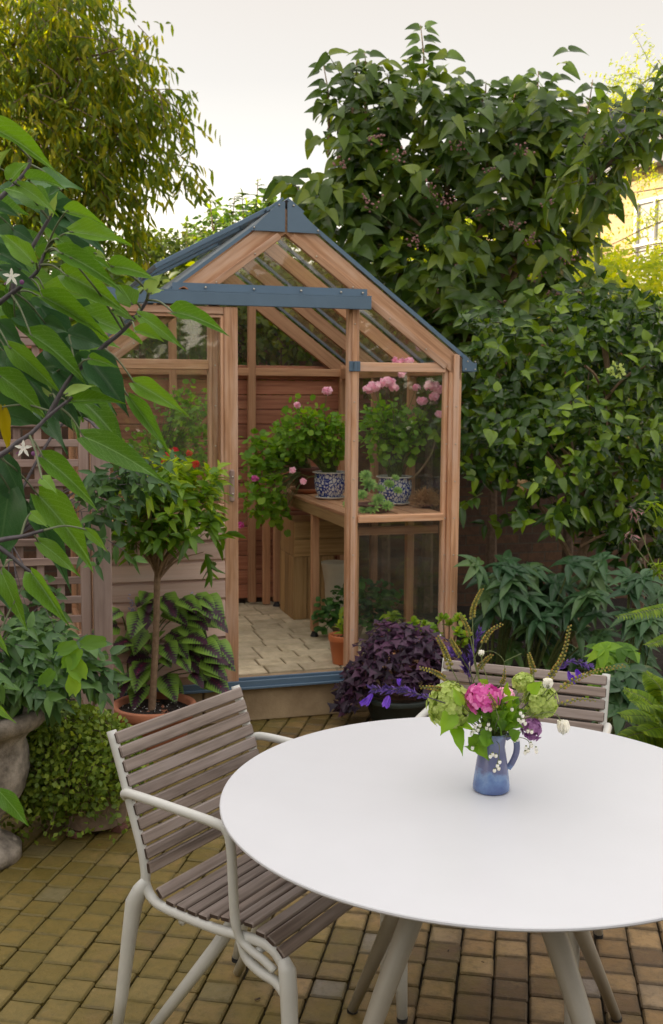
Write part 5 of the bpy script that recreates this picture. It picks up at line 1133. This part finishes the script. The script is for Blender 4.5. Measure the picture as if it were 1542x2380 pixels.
for (x0, y0, x1, y1, npair) in ((985, 200, 978, 58, 6), (850, 230, 848, 122, 4), (765, 260, 752, 150, 4), (1240, 260, 1252, 165, 4), (1350, 330, 1378, 185, 4), (1120, 240, 1130, 190, 3), (1060, 260, 1070, 205, 3), (820, 200, 830, 140, 3), (700, 450, 665, 412, 2), (905, 240, 900, 170, 3), (1190, 250, 1200, 180, 3), (1290, 280, 1310, 210, 3)):
    gs = []; shoots.append(gs); a = Y(x0, y0, yb); b = Y(x1, y1, yb); m.tube([a-UP*.3, a, a.lerp(b, .5)+Vector((.012, 0, 0)), b], [.012, .008, .006, .003], 5, False)
    for k in range(npair):
        p = a.lerp(b, (k+.5)/npair)+Vector((random.gauss(0, .012), 0, random.gauss(0, .015))); an0 = k*1.3+.3
        for j in range(4): an = an0+j*1.57; d = np.array([math.cos(an), math.sin(an)*.5-.1, random.uniform(-.1, .35)]); gs.append((HE, (np.array(p)+d*.03)[None], d[None], np.array([[random.uniform(-.3, .3), -.9, .6]]), (.15-.05*k/npair)*random.uniform(.8, 1.1), .095-.02*k/npair, .32, np.array([random.random()*.5])))
for gs in shoots: leaf_mesh('top_shoot', M['cler_leaf'], t, gs)
limbs(m, (1.1, 8.15, 1.9), P0, 34, .022, .5, .2)
for (xa, xb) in ((1000, 1010), (1040, 1035), (1075, 1120), (940, 900), (1160, 1230)): m.tube(bez([Y(xa, 1000, 8.1), Y(xa, 700, 8.0), Y(xb, 520, 8.0), Y(xb+10, 380, 8.0)], 4), [.035]*5+[.028]*4+[.02]*4, 8, False)
m.build('trunk', M['bark_light'], t)
for (px, py) in [(930, 360), (1000, 450), (1040, 470), (985, 440), (1120, 490), (1190, 520), (1140, 400), (1230, 560), (1280, 470), (860, 470), (1060, 620), (1250, 640), (1350, 690), (1160, 700), (1080, 700), (1010, 690), (1240, 720), (1300, 740), (1380, 320), (1210, 350), (880, 320), (1170, 770), (1100, 730), (790, 380), (1330, 600), (1290, 690), (1070, 340), (960, 560)]:
    c = Y(px, py, yb-.55); m = MB()
    for k in range(16): m.ball(c+Vector((random.gauss(0, .035), random.gauss(0, .03), random.gauss(0, .022))), .0085, 6, 4)
    m.build('berry_cluster', M['berry'], t)
# overhanging branch at the right edge
t = thing('overhanging_branch_shrub', 'dark broadleaf branch reaching in from the right before the brick house', 'shrub', (2.6, 6.4, 0))
bl = [BL(1540, 260, 6.4, 40, 60, .3), BL(1480, 290, 6.4, 50, 30, .3), BL(1400, 340, 6.4, 55, 35, .3), BL(1380, 420, 6.4, 60, 45, .3), BL(1440, 370, 6.4, 40, 30, .3)]
P0 = crown('leaves', t, M['cler_leaf'], bl, 75, 2, .15, .12, .06, HE, lambda P, d: d*.4+np.array([[-.5, 0, .1]])+nz(len(P), .3), .5, .3, .2, .4, .5, True, M['twig_dark'], .004, 1)
m = MB(); m.tube(bez([(2.9, 6.6, 0), (2.7, 6.5, 1.6), Y(1560, 330, 6.4), Y(1460, 350, 6.4), Y(1370, 420, 6.4)], 5), [.04]*6+[.03]*5+[.016]*10, 7, False); m.build('branch', M['bark'], t)
# camellia
t = thing('camellia', 'glossy dark leaved camellia shrub in the bed right of the greenhouse', 'shrub', (1.45, 6.4, 0))
yc = 6.3
bl = [BL(1190, 880, yc, 110, 90, .3), BL(1350, 850, yc, 130, 110, .4), BL(1490, 830, yc, 90, 130, .4), BL(1160, 1010, yc-.3, 90, 80, .3), BL(1330, 1050, yc-.2, 170, 120, .4), BL(1490, 1080, yc-.1, 90, 140, .4), BL(1260, 1170, yc-.4, 90, 60, .3), BL(1440, 1220, yc, 110, 60, .4), BL(1120, 1110, yc-.3, 50, 60, .2), BL(1540, 1200, yc, 70, 80), BL(1380, 760, yc+.3, 120, 60, .4), BL(1150, 800, yc, 60, 60, .3)]
P0 = crown('crown', t, M['camellia'], bl, 640, 3, .18, .086, .047, OV2, lambda P, d: d*.5+np.array([[0, -.35, .35]])+nz(len(P), .4), .6, .12, .25, .15, .6, True, M['twig_green'], .0032, 2, face=.9)
m = MB(); b0 = Y(1345, 1330, 6.2); m.tube(bez([(b0.x, b0.y, 0), b0, Y(1395, 1150, 6.2), Y(1420, 950, 6.2), Y(1405, 800, 6.1)], 5), [.035]*6+[.028]*6+[.017]*9, 8, False)
m.tube(bez([b0, Y(1290, 1230, 6.1), Y(1210, 1120, 6.0), Y(1140, 1090, 5.95)], 5), [.018]*6+[.012]*10, 6, False); m.tube(bez([Y(1400, 1130, 6.2), Y(1470, 1050, 6.2), Y(1530, 980, 6.2)], 4), [.016]*9, 6, False)
for (a, b) in (((1405, 930), (1500, 850)), ((1405, 915), (1360, 850)), ((1400, 1150), (1290, 1030)), ((1350, 1270), (1460, 1240)), ((1150, 1100), (1155, 1020)), ((1200, 980), (1310, 1010)), ((1110, 1080), (1200, 1000))): m.tube(bez([Y(*a, 6.05), Y((a[0]+b[0])/2, (a[1]+b[1])/2-12, 6.0), Y(*b, 5.95)], 4), .008, 6, False)
limbs(m, Y(1370, 1180, 6.2), P0, 26, .010, .5, .02); m.build('trunk', M['bark_light'], t)
gs = []
for (px, py, r) in ((1260, 1120, .03), (1435, 860, .04), (1218, 1130, .03)): n = 40; gs.append((RO, np.array([Y(px, py, 5.75)])+rdir(n)*r, rdir(n), rdir(n), .02, .017, 0, None))
leaf_mesh('faded_flower', M['lime'], t, gs[:1]); leaf_mesh('faded_flower', M['lime'], t, gs[1:2]); leaf_mesh('faded_flower', M['dry'], t, gs[2:])
# hellebores with palmate leaves
def palmate(name, label, centres, yr, L, mat='hellebore', base=None, nlf=7, group=None, W=.36):
    c0 = Y(centres[0][0], centres[0][1], yr[0]); root = thing(name, label, 'plant', (c0.x, c0.y+.2, .02), group); gs = []; m = MB()
    for (px, py) in centres:
        p = Y(px, py, random.uniform(*yr)); n0 = np.array([random.gauss(0, .3), -.55+random.gauss(0, .2), 1.0]); n0 /= np.linalg.norm(n0); t1 = np.cross(n0, [.2, .1, .9]); t1 /= np.linalg.norm(t1); t2 = np.cross(n0, t1); o = random.random()*6; rn = random.random()
        for j in range(nlf): a = o+5.2*j/nlf; gs.append((OV2, np.array([p]), (t1*math.cos(a)+t2*math.sin(a))[None], n0[None], L*random.uniform(.75, 1.1), L*W, .22, np.array([min(1, max(0, rn+random.gauss(0, .15)))])))
        g = Vector((c0.x+(p.x-c0.x)*.35, (yr[0]+yr[1])/2+.12, .02)); m.tube(bez([g, g.lerp(p, .55)+UP*.04, p], 4), .0045, 5, False)
    leaf_mesh('leaves', M[mat], root, gs); m.build('stems', M['twig_green'], root); return root
rc = lambda n, x0, x1, y0, y1: [(random.uniform(x0, x1), random.uniform(y0, y1)) for _ in range(n)]
palmate('hellebore', 'clump of hand-shaped grey green leaves right beside the greenhouse corner post', rc(24, 1105, 1235, 1310, 1440), (5.35, 5.75), .135)
palmate('hellebore', 'broad clump of hand-shaped dark leaves behind the far chair', rc(30, 1220, 1400, 1300, 1490), (5.3, 5.8), .14)
palmate('hellebore', 'hand-shaped dark leaves at the right edge under the camellia', rc(12, 1460, 1550, 1300, 1500), (5.0, 5.4), .13)
palmate('bed_plant', 'light green lobed leaf plant between the chair back and the fern', rc(16, 1375, 1480, 1500, 1590), (4.4, 4.8), .085, 'geranium', nlf=5, W=.6)
palmate('bed_plant', 'blue green broad leaf plant right of the far chair back', rc(18, 1430, 1540, 1560, 1660), (4.2, 4.6), .11, 'hellebore', nlf=5, W=.5)
palmate('bed_plant', 'low dark leafy plant deep in the shaded bed', rc(26, 1100, 1540, 1500, 1600), (5.6, 6.4), .13, 'trellis_leaf', nlf=6)
# ferns
def fern(label, fronds, mat='fern'):
    a0 = fronds[0][0][0]; root = thing('fern', label, 'fern', (a0.x, a0.y, 0)); PP = []; DD = []; LL = []; NN = []; m = MB()
    for pts, Lm in fronds:
        c = bez(pts, 14); n = len(c); m.tube(c, [.0028*(1-.7*i/n) for i in range(n)], 4, False)
        for i in range(3, n-1):
            t = i/n; d = (c[i+1]-c[i]).normalized(); sd = d.cross(Vector((0, -.35, 1))).normalized()
            for s in (1, -1):
                for off in (0, .5):
                    PP.append(c[i].lerp(c[i+1], off)); DD.append(sd*s+d*.35); LL.append(Lm*math.sin(math.pi*min(1, .12+.88*t))**.7*(1-.3*t)*(1 if t < .96 else .5)); NN.append((0, -.5, 1))
    PP = np.array(PP); LL = np.array(LL); leaf_mesh('fronds', M[mat], root, [(LA, PP, np.array(DD), np.array(NN)+RG.normal(size=(len(PP), 3))*.12, LL, np.minimum(.014, LL*.3), .15, None)]); m.build('stalks', M['twig_green'], root)
b = Y(1600, 1790, 3.75); b.z = .1
fr = []
for (px, py, y) in ((1440, 1660, 3.6), (1450, 1600, 3.8), (1500, 1560, 3.9), (1430, 1720, 3.6), (1560, 1550, 3.8), (1490, 1700, 3.5), (1470, 1630, 3.5), (1560, 1600, 3.5), (1530, 1640, 3.4)): q = Y(px, py, y); fr.append(([b, b.lerp(q, .5)+UP*.14, q], .085))
fern('bright green fern clump at the lower right edge beside the far chair', fr)
b = Y(1680, 1560, 4.3); fr = [([b, Y(1600, 1420, 4.2), Y(1430, 1434, 4.1)], .075), ([b, Y(1600, 1480, 4.2), Y(1500, 1500, 4.0)], .07)]
fern('single yellow green fern frond reaching in over the dark bed at right', fr)
# red tipped maple twig at right edge
t = thing('maple_twigs', 'fine twigs with red and lime leaf tufts at the right edge', 'shrub', Y(1580, 1400, 4.6)); m = MB(); gs = []; g2 = []
for pts, c in ((((1600, 1420), (1530, 1330), (1495, 1250), (1478, 1190)), 0), (((1600, 1420), (1545, 1350), (1500, 1300), (1462, 1250)), 0), (((1600, 1300), (1570, 1200), (1520, 1170)), 1), (((1600, 1400), (1560, 1340), (1535, 1320)), 1)):
    P_ = bez([Y(x, y, 4.5) for x, y in pts], 6); m.tube(P_, .0022, 4, False); n = 14; e = np.array(P_[-1]); (g2 if c else gs).append((LA, e+rdir(n)*.022, rdir(n)+np.array([[0, 0, -.2]]), rdir(n), .055 if c else .032, .012 if c else .007, .2, None))
leaf_mesh('tufts', M['berry'], t, gs); leaf_mesh('leaves', M['fern'], t, g2); m.build('twigs', M['twig_green'], t)
# climber threading the trellis
t = thing('trellis_climber', 'small leaved evergreen climber spilling over the trellis post', 'climber', T_(-.2, -.1, 0))
bl = [BL(260, 1110, 4.2, 80, 40, .1), BL(215, 1180, 4.2, 45, 50, .1), BL(335, 1095, 4.15, 50, 20, .08), BL(60, 1440, 4.2, 60, 40, .1), BL(130, 1530, 4.1, 70, 40, .1), BL(250, 1245, 4.2, 30, 40, .08)]
P0 = crown('leaves', t, M['trellis_leaf'], bl, 85, 3, .12, .058, .027, OV, lambda P, d: d*.4+np.array([[.6, -.3, .05]])+nz(len(P), .35), .6, .1, .1, .3, .6, True, M['twig_dark'], .0022, 1, face=.9)
m = MB(); m.tube(bez([T_(-.5, -.06, 0), T_(-.55, -.05, .6), T_(-.4, -.05, 1.1), T_(-.15, -.06, 1.5), Y(300, 1080, 4.15)], 6), [.009]*10+[.006]*15, 6, False); limbs(m, T_(-.4, -.06, 1.0), P0, 16, .0032, .5, .03); m.build('stems', M['twig_dark'], t)
# yellow robinia at right
t = thing('golden_tree', 'golden yellow fine-leaved tree at the upper right edge before the brick house', 'tree', (6.2, 14, 0))
bl = [BL(1490, 170, 14, 55, 55, .6), BL(1530, 260, 14, 60, 70, .6), BL(1470, 200, 14, 30, 40, .4), BL(1540, 400, 13.5, 50, 40, .6), BL(1400, 600, 13, 60, 30, .5), BL(1540, 520, 13, 50, 50, .6), BL(1440, 450, 14, 35, 22, .5)]
P0 = crown('crown', t, M['robinia'], bl, 190, 7, .34, .062, .026, LO2, lambda P, d: d*.6+np.array([[-.3, 0, .1]])+nz(len(P), .35), .25, .1, .2, .25, .6, True, M['twig_green'], .005, 2)
m = MB(); m.tube([(6.2, 14, 0), (6.0, 14, 2.5), (5.4, 14, 4.2), (4.9, 14, 6.6)], [.12, .10, .07, .03], 8, False); limbs(m, (5.7, 14, 3.4), P0, 20, .02, .5, .3); m.build('trunk', M['bark'], t)
# apple shoots behind the ridge
t = thing('apple_tree', 'slender upright leafy shoots just left of the greenhouse ridge', 'tree', Y(580, 900, 9.3)); gs = []; m = MB()
for (x0, y0, x1, y1) in ((505, 560, 488, 462), (535, 560, 545, 458), (575, 560, 562, 440), (590, 560, 600, 415), (625, 560, 628, 440), (600, 580, 655, 470), (640, 560, 690, 450), (480, 590, 500, 520), (560, 590, 520, 520)):
    a = Y(x0, y0+60, 9.3); b = Y(x1, y1, 9.3); m.tube([a, b], [.008, .003], 4, False); n = 26; tt = RG.random(n)**.8; PP = np.array(a)[None]*(1-tt[:, None])+np.array(b)[None]*tt[:, None]; d = rdir(n); d[:, 2] = .25
    gs.append((OV, PP, d, np.array([[0, -.3, 1]])+nz(n, .2), .085, .042, .2, None))
leaf_mesh('shoots', M['cler_leaf'], t, gs); bl = [BL(560, 560, 9.6, 90, 50, .4), BL(650, 530, 9.6, 60, 60, .4)]
P0 = crown('crown', t, M['tree_leaf'], bl, 170, 3, .2, .075, .04, OV, lambda P, d: d*.5+np.array([[0, 0, .6]])+nz(len(P), .3), twigmat=M['bark'], tr0=.004)
m.tube([(Y(590, 900, 9.6).x, 9.6, 0), Y(590, 700, 9.6), Y(590, 580, 9.6)], [.05, .04, .02], 7, False); limbs(m, Y(590, 660, 9.6), P0, 10, .012, .5, .03); m.build('trunk', M['bark'], t)
# hedges and shrubs closing the view
def hedge(label, bl, n, L, mat='hedge', shell=.5, name='garden_shrub', W=.5):
    c = bl[0]; t = thing(name, label, 'shrub', (c[0], c[1], 0)); P0 = crown('foliage', t, M[mat], bl, n, 3, .22, L, L*W, LO2 if L < .11 else OV, lambda P, d: d+np.array([[0, -.2, .4]])+nz(len(P), .4), .6, .15, shell, .1, .6, True, None, face=.6)
    m = MB()
    for b in bl: m.tube([(b[0], b[1], 0), (b[0], b[1], max(.3, b[2]-b[5]*.3))], [.05, .02], 6, False)
    for b in bl: 
        for k in range(5): p = Vector(b[:3])+Vector((random.uniform(-.6, .6)*b[3], random.uniform(-.5, .5)*b[4], random.uniform(-.3, .7)*b[5])); m.tube([(b[0], b[1], max(.25, b[2]-b[5]*.5)), p], [.02, .006], 4, False)
    m.build('stems', M['bark'], t)
hedge('golden lit hedge top left of the greenhouse roof under the weeping tree', [BL(340, 640, 13, 120, 75), BL(450, 625, 13, 110, 70), BL(540, 640, 13.2, 100, 65), BL(640, 640, 13.2, 110, 70), BL(300, 720, 13, 130, 90)], 1500, .10)
hedge('bright green hedge below the brick house at right', [BL(1460, 680, 10.5, 120, 65, .6), BL(1560, 690, 10.5, 90, 70, .6), BL(1380, 700, 10.5, 80, 55, .6), BL(1500, 780, 10.3, 120, 60, .6)], 900, .085, 'robinia', .5)
hedge('sunlit yellow green hedge glowing through gaps in the broadleaf tree', [BL(950, 640, 12.5, 120, 90, .8), BL(1130, 620, 12.5, 130, 100, .8), BL(1300, 640, 12.5, 110, 85, .8), BL(840, 660, 12.5, 90, 70, .8)], 1100, .11, 'robinia', .5)
hedge('dark shrubbery behind the wall seen through the greenhouse glass', [BL(660, 780, 9.6, 170, 130, .6), BL(480, 800, 9.6, 160, 120, .6), BL(860, 770, 9.6, 160, 140, .6), BL(1010, 850, 9.4, 150, 120, .6)], 1300, .13)
hedge('tall dark shrubbery behind the trellis screen at left', [BL(120, 760, 9.2, 190, 150, .6), BL(300, 820, 9.0, 150, 120, .6), BL(-60, 850, 8.5, 200, 200, .6), BL(160, 950, 8.2, 200, 120, .5)], 1300, .13)
hedge('dark shrubs filling the space behind the camellia', [BL(1200, 900, 9.3, 170, 130, .6), BL(1400, 900, 9.2, 180, 140, .6), BL(1560, 920, 9.0, 150, 170, .6)], 1000, .13)
hedge('ivy mass hanging on the rear wall trellis', [BL(1150, 960, 7.6, 100, 70, .15), BL(1330, 960, 7.5, 130, 80, .15), BL(1500, 980, 7.4, 110, 90, .15), BL(1000, 900, 7.8, 80, 60, .15)], 420, .09, 'cler_leaf', .1, 'wall_ivy', .8)
hedge('sunlit leafy climber on the wall trellis seen through the rear glass', [BL(900, 790, 7.75, 60, 40, .10), BL(660, 790, 7.6, 110, 45, .10), BL(720, 720, 7.75, 90, 60, .15), BL(470, 770, 7.42, 130, 50, .10), BL(330, 760, 7.25, 90, 55, .10), BL(560, 715, 7.6, 90, 50, .15)], 520, .075, 'hedge', .1, 'wall_climber', .7)
hedge('tall garden shrubs added out of view behind the camera for the glass reflections', [(x_, y_+.6*math.sin(x_), 1.4, 1.6, 1.2, 2.0+.4*math.sin(2*x_)) for x_, y_ in ((-5.5, -9), (-3, -9.5), (-.5, -9.5), (2, -9), (4.5, -8), (6.8, -6.8), (8.6, -5), (9.8, -3), (10.6, -.8))], 4200, .36)  # unseen shrubs, added to shape what the greenhouse glass reflects
# ---- foreground shrub at the left with big veined leaves
t = thing('foreground_shrub', 'close branches of big veined heart leaves hanging in from the left', 'shrub', (-1.25, 2.1, 0))
c6 = lambda X, Y_: (.35*X, 289.1+.35*Y_); c1 = lambda X, Y_: (.375*X, 915.6+.375*Y_); c2_ = lambda X, Y_: (.375*X, 1349.3+.375*Y_)
br = [[c6(-260, 1420), c6(-20, 1200), c6(90, 1115), c6(160, 1060), c6(245, 980), c6(285, 890), c6(300, 850)], [c6(90, 1110), c6(100, 1000), c6(150, 930), c6(230, 790), c6(325, 630), c6(352, 575)], [c1(-200, 480), c1(20, 370), c1(110, 300), c1(200, 240), c1(300, 140), c1(450, 20)],
      [c6(500, 1640), c6(600, 1560), c6(700, 1465), c6(800, 1385), c6(900, 1280), c6(970, 1180), c6(990, 1110)], [c6(-100, 600), c6(0, 490), c6(90, 410), c6(180, 300), c6(205, 230)], [c1(-80, 930), c1(30, 900), c1(150, 880), c1(270, 845)], [c1(300, 140), c6(430, 1740), c6(500, 1640)], [c1(-80, 900), c1(30, 975), c1(120, 1050), c1(200, 1110)]]
BY = [2.10, 2.12, 2.02, 2.08, 2.15, 2.0, 2.05, 2.0]; m = MB(); samples = []
for b_, y in zip(br, BY):
    P_ = bez([Y(px, py, y) for px, py in b_], 6); n = len(P_); m.tube(P_, [.0056-.0028*i/n for i in range(n)], 8, False); samples += P_
L6 = [((-60, 20), (350, 280), 110, 0), ((75, 375), (195, 215), 90, 0), ((190, 370), (425, 405), 70, 0), ((300, 540), (0, 385), 140, 0), ((345, 600), (378, 440), 42, 2), ((440, 580), (680, 665), 80, 0), ((465, 715), (850, 805), 115, 0), ((225, 920), (-20, 690), 110, 0), ((290, 885), (345, 755), 90, 0), ((400, 850), (780, 1070), 110, 0),
      ((545, 850), (720, 960), 90, 0), ((745, 945), (1000, 1000), 105, 0), ((440, 1000), (800, 1225), 150, 0), ((300, 1100), (710, 1195), 115, 0), ((0, 960), (250, 1110), 90, 1), ((290, 1150), (690, 1415), 115, 0), ((880, 1195), (770, 1030), 120, 0), ((975, 1100), (1075, 1000), 70, 2), ((1155, 1250), (1490, 1355), 100, 0), ((920, 1265), (1180, 1465), 85, 0),
      ((900, 1375), (1080, 1440), 75, 0), ((460, 1400), (690, 1490), 150, 1), ((210, 1400), (560, 1670), 125, 0), ((100, 1280), (285, 1370), 120, 1), ((590, 1560), (830, 1870), 180, 1), ((895, 1715), (1210, 1928), 110, 0), ((60, 1470), (360, 1770), 115, 0), ((-10, 1660), (290, 1920), 150, 0), ((330, 1800), (260, 1660), 45, 2), ((490, 1840), (820, 1855), 85, 0), ((440, 1790), (640, 1715), 55, 2),
      ((610, 1560), (770, 1620), 65, 0), ((-30, 1560), (85, 1710), 130, 1), ((300, 1320), (445, 1370), 95, 1), ((-30, 720), (110, 830), 120, 1), ((90, 700), (230, 790), 85, 1), ((290, 1160), (620, 1270), 120, 1), ((750, 1230), (900, 1290), 62, 0), ((120, 400), (350, 560), 80, 0), ((480, 900), (540, 830), 50, 2), ((1000, 1120), (1090, 1085), 40, 2), ((935, 1120), (965, 1060), 35, 2), ((380, 760), (530, 860), 70, 0), ((400, 430), (300, 480), 60, 1),
      ((90, 1560), (300, 1760), 120, 1), ((320, 1500), (480, 1680), 110, 1), ((380, 1640), (640, 1850), 130, 1), ((200, 1700), (330, 1900), 90, 1), ((0, 860), (180, 960), 90, 1), ((150, 1180), (230, 1290), 70, 1), ((60, 1130), (200, 1240), 80, 1), ((640, 860), (700, 880), 40, 2), ((0, 290), (60, 150), 50, 2), ((-40, 560), (120, 600), 70, 1), ((0, 1320), (130, 1460), 90, 1)]
L1 = [((520, 265), (970, 525), 145, 0), ((270, 395), (565, 665), 115, 0), ((20, 385), (135, 705), 175, 1), ((60, 590), (0, 1000), 230, 1), ((240, 630), (555, 1020), 170, 0), ((180, 680), (415, 1135), 130, 1), ((240, 915), (465, 1105), 90, 0), ((530, 840), (655, 970), 52, 0), ((200, 1110), (385, 1410), 105, 0), ((10, 1100), (125, 1420), 95, 0), ((-30, 1150), (130, 1400), 75, 1), ((800, 20), (1010, 335), 85, 0), ((20, 80), (45, 350), 62, 3),
      ((420, 60), (480, 190), 50, 1), ((0, 520), (90, 600), 80, 1), ((260, 520), (330, 590), 70, 0), ((190, 740), (270, 810), 60, 0)]
L2 = [((0, 1310), (160, 1515), 95, 0), ((-10, 780), (70, 870), 42, 0), ((-10, 345), (45, 460), 40, 0)]
gsets = {0: [], 1: [], 2: [], 3: []}; pm = MB(); cnt = 0
for fn, sc, lst in ((c6, .35, L6), (c1, .375, L1), (c2_, .375, L2)):
    for (a, b, wd, kd) in lst:
        cnt += 1; y0 = 2.02+random.uniform(-.10, .10)+(.14 if kd == 1 else 0)
        pa_ = Y(*fn(*a), y0); pb_ = Y(*fn(*b), y0+random.uniform(-.035, .015)); d = pb_-pa_; Lw = d.length; w_ = wd*sc*y0/FPX*1.22
        side = 1 if random.random() < .5 else -1; N_ = Vector((random.uniform(-.35, .35), -1.0 if kd != 1 else -.8, random.uniform(.1, .55)))
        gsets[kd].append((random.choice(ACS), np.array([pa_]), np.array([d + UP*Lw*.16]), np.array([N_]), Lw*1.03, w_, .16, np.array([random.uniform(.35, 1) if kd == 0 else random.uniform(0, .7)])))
        near = sorted(samples, key=lambda s: (s-pa_).length + .6*max(0, (s-pa_).dot(d.normalized())))[0]
        if (near-pa_).length < .22: mid = near.lerp(pa_, .5)+UP*.008; pm.tube(bez([near, mid, pa_, pa_+d*.06], 4), [.0022]*4+[.0018]*9, 6, False)
for k in range(60):     # inner leaves deeper in the bush
    px, py = random.uniform(-80, 190), random.uniform(430, 960)
    if px > 60+(960-py)*.25+random.uniform(0, 60) and py < 600: continue
    p = Y(px, py, random.uniform(2.25, 2.6)); an = random.uniform(-1.3, .3); d = Vector((math.cos(an), random.uniform(-.4, .4), math.sin(an)))
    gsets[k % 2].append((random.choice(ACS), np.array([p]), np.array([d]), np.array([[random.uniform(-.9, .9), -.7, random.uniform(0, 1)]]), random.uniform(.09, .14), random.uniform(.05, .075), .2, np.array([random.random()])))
leaf_mesh('leaves', M['fore_leaf'], t, gsets[0]); leaf_mesh('shaded_leaves', M['fore_leaf_shade'], t, gsets[1])
ym = leafmat('young_leaf', (.16, .24, .09), (.22, .33, .12), (.28, .38, .15), .6, .3)
for g_ in gsets[2]: leaf_mesh('leaf_bud', ym, t, [g_])
leaf_mesh('yellow_leaf', leafmat('yellow_leaf', (.20, .17, .01), (.26, .22, .01), (.30, .28, .02), .5, .4), t, gsets[3])
pm.build('leaf_stalks', plain('leaf_stalk', (.16, .19, .10), .6), t, True); m.tube(bez([(-1.25, 2.1, 0), (-1.2, 2.1, .8), (-1.0, 2.1, 1.3), samples[0]], 5), [.014]*8+[.008]*8, 8, False); m.tube(bez([(-1.22, 2.1, .6), (-.95, 2.05, 1.1), Y(-75, 1095, 2.02)], 5), .007, 8, False); m.tube(bez([(-1.2, 2.1, 1.2), (-.95, 2.1, 1.6), Y(-35, 500, 2.15)], 5), .006, 8, False)
m.build('branches', M['twig_dark'], t, True)
for (px, py, lab) in ((*c6(80, 1010), 'white starry blossom with pink buds nearest the top of the foreground shrub'), (*c1(148, 335), 'white starry blossom low on the foreground shrub before the lattice')):
    f = thing('star_blossom', lab, 'blossom', Y(px, py, 1.98)); c = np.array(Y(px, py, 1.98))[None]; gs = []
    for j in range(5): a = 1.2566*j+.3; gs.append((LA, c, np.array([[math.cos(a), -.2, math.sin(a)]]), np.array([[0, -1, .1]]), .017, .0065, .1, np.array([.5])))
    leaf_mesh('petals', M['white_pet'], f, gs); q = MB(); q.tube([Vector(c[0]), Vector(c[0])+Vector((-.02, .02, -.012))], .0012, 5, False); q.ball(Vector(c[0])+Vector((.018, 0, -.010)), .0045, 7, 5); q.build('stalk', M['lilac'], f)

# ---------------- tidy: single-mesh things get their origin at their base
for o in list(SC.objects):
    if o.type == 'MESH' and o.parent is None and o.get('kind') is None and not o.children and o.data.users == 1:
        co = np.empty(len(o.data.vertices)*3); o.data.vertices.foreach_get('co', co); co = co.reshape(-1, 3); c = Vector(((co[:, 0].min()+co[:, 0].max())/2, (co[:, 1].min()+co[:, 1].max())/2, co[:, 2].min()))
        o.data.transform(Matrix.Translation(-c)); o.location = c
